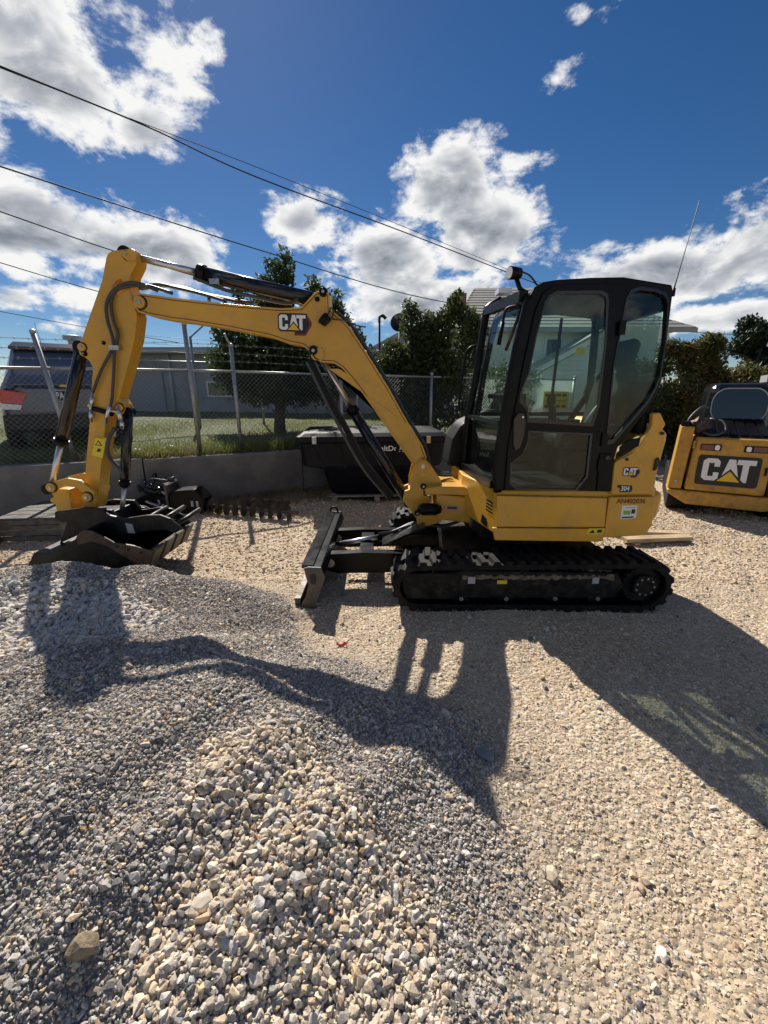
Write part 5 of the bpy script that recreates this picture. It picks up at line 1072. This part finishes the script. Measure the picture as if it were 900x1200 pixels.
def facepl(name, poly, o, th, m, parent):
    bm = bmesh.new(); A = [bm.verts.new((x, onface(z, o), z)) for x, z in poly]; B = [bm.verts.new((x, onface(z, o+th), z)) for x, z in poly]
    k = len(poly); es = [bm.edges.new((B[i], B[(i+1) % k])) for i in range(k)]; bmesh.ops.triangle_fill(bm, use_beauty=True, edges=es)
    for i in range(k): bm.faces.new((A[i], A[(i+1) % k], B[(i+1) % k], B[i]))
    bmesh.ops.recalc_face_normals(bm, faces=bm.faces); return from_bm(name, bm, m, parent)
DC = facepl('emblem_panel', rounded(.36, 1.20, dz0, dz1, .045), .001, .006, 'black_print', RD)
s = .37
def lt(p): return [(.44+x*s, .505+z*.295) for x, z in p]
for nm, pl, mm in (('letter', CAT_C, 'white_print'), ('letter', CAT_A, 'white_print'), ('letter', CAT_T, 'white_print'), ('triangle', CAT_TRI, 'logo_yellow')): facepl(nm, lt(pl), .008, .003, mm, DC)
for x0, x1, xl in ((.36, .64, .585), (.94, 1.24, .995)):
    t_ = facepl('lamp_housing', rounded(x0, x1, .90, .985, .012), .001, .008, 'black_plastic', RD)
    facepl('tail_lens', rounded(x0+.012 if xl > .6 - .05 and x0 < .5 else xl+.06, xl-.045 if x0 < .5 else x1-.012, .91, .975, .008), .010, .008, 'lamp_red', t_)
    facepl('reverse_lens', rounded(xl-.03, xl+.035, .91, .975, .02), .010, .008, 'lamp_white', t_)
GR = taper('engine_grille', [(.34, .06, 1.075), (1.30, .06, 1.075), (1.30, .85, 1.075), (.34, .85, 1.075)], [(.42, .10, 1.09), (1.25, .10, 1.09), (1.25, .80, 1.27), (.42, .80, 1.27)], 'black_plastic', LD, .006)
for k in range(6):
    bm = bmesh.new(); x = .45+.14*k; beam(bm, (x+.05, .11, 1.105), (x+.05, .79, 1.28), .105, .022); from_bm('grille_slat', bm, 'black_paint', GR, .005)
CA = taper('cab', [(.36, .86, .9), (1.40, .86, .9), (1.40, 2.1, .9), (.36, 2.1, .9)], [(.46, .92, 1.78), (1.36, .92, 1.78), (1.36, 2.0, 1.80), (.46, 2.0, 1.80)], 'black_gloss', LD, .13)
def cy(z): return .86+.068*(z-.9)
def ring(poly, name, m, o, th, parent):
    bm = bmesh.new(); A = [bm.verts.new((x, cy(z)-o, z)) for x, z in poly]; B = [bm.verts.new((x, cy(z)-o-th, z)) for x, z in poly]; k = len(poly)
    es = [bm.edges.new((B[i], B[(i+1) % k])) for i in range(k)]; bmesh.ops.triangle_fill(bm, use_beauty=True, edges=es)
    for i in range(k): bm.faces.new((A[i], A[(i+1) % k], B[(i+1) % k], B[i]))
    bmesh.ops.recalc_face_normals(bm, faces=bm.faces); return from_bm(name, bm, m, parent)
ring(rounded(.50, 1.32, 1.22, 1.715, .21, 8), 'window_seal', 'grey_print', .001, .004, CA); ring(rounded(.515, 1.305, 1.235, 1.70, .20, 8), 'rear_window', 'window_dark', .006, .004, CA)
box('roof_pod', 1.30, 1.7, 1.3, 1.8, 1.80, 1.90, 'grey_roof', CA, .03)
for k in range(4): box('rear_bolt', *((.30+.33*k, .32+.33*k, -.012, .02, .30, .32)), 'steel', LD, .003)
box('door_latch', 1.255, 1.285, -.04, .0, .62, .72, 'black_plastic', RD, .005)
for z in (.42, .92): box('door_hinge', .25, .275, -.035, .0, z, z+.10, 'loader_yellow', RD, .005)
for k in range(3): plate('rust_chip', [(.3+.3*k, .315), (.36+.31*k, .318), (.34+.3*k, .329)], -.0225, -.0205, 'rusty_edge', LD, bevel=0)
box('beacon', .60, .66, 1.2, 1.26, 1.80, 1.83, 'black_plastic', CA, .004)
pipe('loader_hose', curve_pts([(.12, .15, 1.20), (.16, .2, 1.32), (.30, .3, 1.45), (.42, .4, 1.44)]), .018, 'hose', LD, 8); pipe('loader_hose', curve_pts([(.36, .1, 1.13), (.5, .05, 1.10), (.66, .1, 1.16), (.62, .2, 1.27), (.45, .3, 1.30)]), .018, 'hose', LD, 8)
bm = bmesh.new(); bmesh.ops.create_icosphere(bm, subdivisions=3, radius=.13)
for v in bm.verts: v.co = Vector((v.co.x*1.1, v.co.y, v.co.z*.9))*(1+.35*mnoise.noise(v.co*18))+Vector((.32, .25, 1.20))
from_bm('filter_wrap', bm, 'rusty_edge', LD)
box('arm_hinge', .05, .17, .1, .3, 1.2, 1.27, 'black_paint', LD, .01); box('reflector', 1.42, 1.66, -.004, .019, .37, .43, 'lamp_red', LD, .002); disc('decal_dot', .10, .45, .018, .0, .012, 'grey_print', LD, 12, 0)
for x0, x1 in ((.03, .36), (1.36, 1.70)):
    t_ = plate('loader_track', [(y, z) for y, z in rounded(.12, 2.1, .0, .50, .24, 6)], x0, x1, 'rubber', LD, bevel=.01)
    me = t_.data
    for v in me.vertices: x, y, z = v.co; v.co = (y, x, z)
    me.flip_normals()
for y in (.5, 1.3): pass
lbox('chassis', .37, 1.35, .5, 2.05, .25, .9, m='undercarriage')

# ================================================================ parked car behind the fence
SV = root('parked_car', (-5.12, 7.1, .72), 'blue-grey sport utility car parked behind the fence, rear to the yard', 'car', rz=R(34), world=False)
SV.scale = (.92, .92, 1.0)
def sect(y, w, z0, z1, zt, wt, zs):   # body cross-section, then roof
    return [(-w, y, z0+.12), (-w*.97, y, z0), (w*.97, y, z0), (w, y, z0+.12), (w*1.0, y, zs), (w*.96, y, z1), (wt, y, zt-.05), (wt*.9, y, zt), (-wt*.9, y, zt), (-wt, y, zt-.05), (-w*.96, y, z1), (-w*1.0, y, zs)]
secs = [sect(.06, .80, .38, .98, 1.02, .72, .62), sect(.0, .86, .36, .98, 1.04, .73, .62), sect(.12, .90, .33, 1.0, 1.30, .70, .66), sect(.42, .91, .3, 1.0, 1.64, .64, .68), sect(1.2, .91, .28, 1.0, 1.68, .66, .7), sect(2.6, .91, .28, 1.0, 1.62, .64, .7), sect(3.3, .90, .28, .98, 1.04, .66, .7), sect(4.3, .84, .3, .88, .9, .6, .65)]
bm = bmesh.new(); rows = [[bm.verts.new(p) for p in s_] for s_ in secs]
for A, B in zip(rows, rows[1:]):
    for i in range(12): bm.faces.new((A[i], A[(i+1) % 12], B[(i+1) % 12], B[i]))
bm.faces.new(rows[0]); bm.faces.new(rows[-1][::-1]); bmesh.ops.recalc_face_normals(bm, faces=bm.faces)
BD = from_bm('body', bm, 'car_blue', SV, .03, 3, smooth_=True)
def slab(name, pts, th, m, parent, bevel=.004):
    bm = bmesh.new(); f_ = bm.faces.new([bm.verts.new(p) for p in pts]); bm.normal_update(); n_ = f_.normal.copy()
    if n_.y > 0: n_ = -n_
    ex = bmesh.ops.extrude_face_region(bm, geom=[f_]); bmesh.ops.translate(bm, verts=[v for v in ex['geom'] if isinstance(v, bmesh.types.BMVert)], vec=n_*th); bmesh.ops.recalc_face_normals(bm, faces=bm.faces); return from_bm(name, bm, m, parent, bevel)
slab('rear_window', [(-.70, .085, 1.10), (.70, .085, 1.10), (.60, .37, 1.56), (-.60, .37, 1.56)], .02, 'window_dark', BD); slab('roof_spoiler', [(-.66, .30, 1.57), (.66, .30, 1.57), (.60, .52, 1.66), (-.60, .52, 1.66)], .05, 'car_black', BD, .01)
slab('brake_light', [(-.2, .285, 1.60), (.35, .285, 1.60), (.35, .30, 1.625), (-.2, .30, 1.625)], .01, 'lamp_red', BD, 0)
for s_ in (-1, 1):
    slab('tail_light', [(s_*.50, -.005, .92), (s_*.86, .0, .98), (s_*.885, .02, .78), (s_*.60, -.005, .75)], .03, 'lamp_bright_red', BD, .008); slab('tail_light_clear', [(s_*.60, -.005, .745), (s_*.885, .015, .775), (s_*.88, .015, .68), (s_*.64, -.005, .67)], .028, 'lamp_white', BD, .006)
    q = slab('fog_surround', [(s_*.58, -.03, .56), (s_*.86, -.02, .58), (s_*.83, -.03, .40), (s_*.62, -.03, .39)], .02, 'car_trim', BD, .006); slab('reflector', [(s_*.61, -.052, .50), (s_*.82, -.044, .50), (s_*.80, -.05, .41), (s_*.64, -.05, .41)], .012, 'lamp_bright_red', q, .004)
slab('bumper', [(-.88, -.02, .60), (.88, -.02, .60), (.90, -.02, .36), (-.90, -.02, .36)], .05, 'car_trim', BD, .02); slab('tailgate', [(-.56, -.006, .985), (.56, -.006, .985), (.62, -.006, .66), (.48, -.006, .63), (-.48, -.006, .63), (-.62, -.006, .66)], .012, 'car_blue', BD, .004)
NP = slab('number_plate', [(-.19, -.02, .97), (.19, -.02, .97), (.19, -.02, .79), (-.19, -.02, .79)], .012, 'grey_print', BD, .003); slab('plate_field', [(-.175, -.0325, .955), (.175, -.0325, .955), (.175, -.0325, .805), (-.175, -.0325, .805)], .002, 'black_print', NP, 0)
text('plate_number', '1PA 582', 'white_print', NP, facing(0, -.0365, .876), .15, bold=.02, width=.32)
slab('badge', [(-.06, -.02, 1.035), (-.04, -.02, 1.05), (.04, -.02, 1.05), (.06, -.02, 1.035), (.04, -.02, 1.015), (-.04, -.02, 1.015)], .012, 'logo_yellow', BD, 0); slab('badge_text', [(.30, -.02, .74), (.45, -.02, .75), (.45, -.02, .71), (.30, -.02, .70)], .004, 'chrome', BD, 0)
for x in (-.85, .85):
    for y in (.75, 3.5):
        t_ = pipe('wheel', [(x-.11, y, .34), (x-.08, y, .34), (x+.08, y, .34), (x+.11, y, .34)], [.30, .34, .34, .30], 'tyre', SV, 22); pipe('rim', [(x-.112, y, .34), (x+.112, y, .34)], .2, 'steel', t_, 18)
pipe('car_antenna', [(-.22, .75, 1.68), (-.26, .7, 2.02)], [.006, .003], 'cable', SV, 6); box('roof_mount', -.30, -.16, .7, .8, 1.68, 1.72, 'car_trim', SV, .01)

# ================================================================ black poly hopper
HP = root('hopper_spreader', (-.14, 6.35, 0), 'large black plastic salt spreader hopper behind the boom', 'hopper', rz=R(4), world=False)
def ringz(z, x0, x1, y0, y1, c=.06): return [(x0+c, y0, z), (x1-c, y0, z), (x1, y0+c, z), (x1, y1-c, z), (x1-c, y1, z), (x0+c, y1, z), (x0, y1-c, z), (x0, y0+c, z)]
lv = [ringz(.10, -.62, .55, .25, .85), ringz(.16, -.68, .62, .20, .90), ringz(.55, -.78, .78, -.02, 1.1), ringz(.60, -1.06, 1.0, -.06, 1.15), ringz(.95, -1.10, 1.06, -.09, 1.2), ringz(.955, -1.14, 1.10, -.13, 1.24), ringz(1.03, -1.14, 1.10, -.13, 1.24), ringz(1.09, -1.05, 1.02, -.04, 1.15), ringz(1.12, -.8, .8, .3, .8)]
bm = bmesh.new(); rows = [[bm.verts.new(p) for p in s_] for s_ in lv]
for A, B in zip(rows, rows[1:]):
    for i in range(8): bm.faces.new((A[i], A[(i+1) % 8], B[(i+1) % 8], B[i]))
bm.faces.new(rows[0][::-1]); bm.faces.new(rows[-1]); bmesh.ops.recalc_face_normals(bm, faces=bm.faces); HB = from_bm('hopper_body', bm, 'hopper_plastic', HP, .015)
for x in (-.95, -.55, .35, .8): bm = bmesh.new(); beam(bm, (x, -.10, .94), (x*.78, -.035, .57), .05, .05, up=(0, 1, 0)); from_bm('rib', bm, 'hopper_plastic', HB, .008)
for x in (-.9, .75): box('lid_latch', x, x+.06, -.16, -.131, .94, 1.04, 'steel', HB, .005)
pts8 = [(-.30, -.094, .795), (.36, -.094, .795)]
text('lettering', 'SaltDogg', 'white_print', HB, facing(.235, -.103, .86), .105, bold=.02, width=.40)
PL = root('pallet', (-.1, 6.4, 0), 'grey wooden pallet under the black hopper', 'pallet', world=False, rz=R(4))
for k in range(7): box('deck_board', -.75+.0*k, .75, .12+.13*k, .21+.13*k, .075, .097, 'old_wood', PL, .003)
for x in (-.7, -.04, .62): box('bearer', x, x+.08, .10, 1.02, .0, .0745, 'old_wood', PL, .003)

# ================================================================ bits and pieces along the wall
AU = root('auger_bit', (-2.05, 5.75, .1), 'rusty spiral earth auger lying on the gravel by the wall', 'auger'); a0, a1 = Vector((-2.85, 6.0, .10)), Vector((-1.25, 5.52, .10)); d_ = (a1-a0).normalized(); s_ = d_.cross(Vector((0, 0, 1))); pipe('shaft', [a0-d_*.1, a1+d_*.1], .03, 'worn_steel', AU, 12)
bm = bmesh.new(); inn_, out_ = [], []
for k in range(12*16+1):
    a = 2*math.pi*k/16; p = a0.lerp(a1, k/192); r_ = s_*math.cos(a)+Vector((0, 0, 1))*math.sin(a); inn_.append(bm.verts.new(p+r_*.03)); out_.append(bm.verts.new(p+r_*.125))
for i in range(192): bm.faces.new((inn_[i], inn_[i+1], out_[i+1], out_[i]))
bmesh.ops.solidify(bm, geom=bm.faces, thickness=.008); from_bm('flight', bm, 'worn_steel', AU)
BC = root('breaker_attachment', (-3.05, 5.9, 0), 'black boxy breaker attachment with tangled hoses by the wall', 'attachment')
plate('housing', [(-2.98, .02), (-2.52, .02), (-2.50, .22), (-2.62, .36), (-2.90, .34), (-2.99, .26)], 5.75, 6.05, 'black_paint', BC, bevel=.015); plate('mount_plate', [(-3.02, .05), (-2.985, .05), (-2.985, .42), (-3.02, .45)], 5.72, 6.1, 'worn_steel', BC)
for k in range(2): box('mount_bolt', -2.68+.07*k, -2.65+.07*k, 5.735, 5.749, .12, .20, 'grey_print', BC, .003)
for k in range(9):
    c0 = Vector((-3.25+random.uniform(-.2, .25), 5.85+random.uniform(-.1, .15), .30+random.uniform(-.1, .12)))
    pts_ = [c0+Vector((random.uniform(-.2, .2), random.uniform(-.12, .12), random.uniform(-.15, .17))) for _ in range(5)]; pipe('hose', curve_pts(pts_, 5), random.uniform(.014, .024), random.choice(('black_gloss', 'hose', 'steel', 'black_gloss')), BC, 8)
plate('lower_block', [(-3.55, .0), (-3.05, .0), (-3.05, .25), (-3.3, .30), (-3.5, .2)], 5.8, 6.08, 'black_paint', BC, bevel=.02)
TF = root('trench_chain', (-1.35, 6.1, 0), 'rusty toothed chain lying in straw by the hopper', 'chain')
for k in range(12): x = -2.6+.10*k; bm = bmesh.new(); beam(bm, (x, 6.25+.02*math.sin(k), .05), (x+.085, 6.25+.02*math.sin(k+1), .06), .035, .05); from_bm('chain_link', bm, 'rusty_edge', TF, .006)
CR = root('timber_crate', (-3.98, 4.6, 0), 'low dark grey slatted timber crate at the left edge behind the bucket', 'crate', rz=R(6), world=False)
for k in range(4): box('slat', -.40, .42, -.02, .005, .06+.125*k, .165+.125*k, 'dark_timber', CR, .004)
for k in range(5): box('top_board', -.42, .44, .0+.17*k, .15+.17*k, .556, .585, 'dark_timber', CR, .004)
for x in (-.44, .37): box('corner_post', x, x+.07, -.065, -.0215, .0, .60, 'dark_timber', CR, .005)
box('skid', -.5, -.40, -.20, .8, .0, .055, 'dark_timber', CR, .005)
CR.scale = (.9, 1, .5)
BT = root('timber_beams', (-4.35, 4.35, 0), 'two weathered timber beams leaning at the far left edge', 'timber', world=True)
for k, (p, q) in enumerate((((-4.45, 4.25, .05), (-4.2, 4.35, .42)), ((-4.20, 4.15, .03), (-4.12, 4.25, .40)))): bm = bmesh.new(); beam(bm, p, q, .09, .09); from_bm('beam', bm, 'dark_timber', BT, .006)
for lab, x, y, l, rz in (('pale timber plank nearer the excavator counterweight', 3.12, 4.62, .8, 6), ('pale timber plank behind the first one near the loader', 3.05, 4.85, 1.0, -8)):
    p_ = root('timber_plank', (x, y, 0), lab, 'plank', 'planks on the gravel', R(rz), world=False); box('board', -l/2, l/2, -.06, .06, .025, .065, 'fresh_wood', p_, .004); box('batten', -l*.4, -l*.4+.06, -.09, .09, .0, .0245, 'fresh_wood', p_, .003)
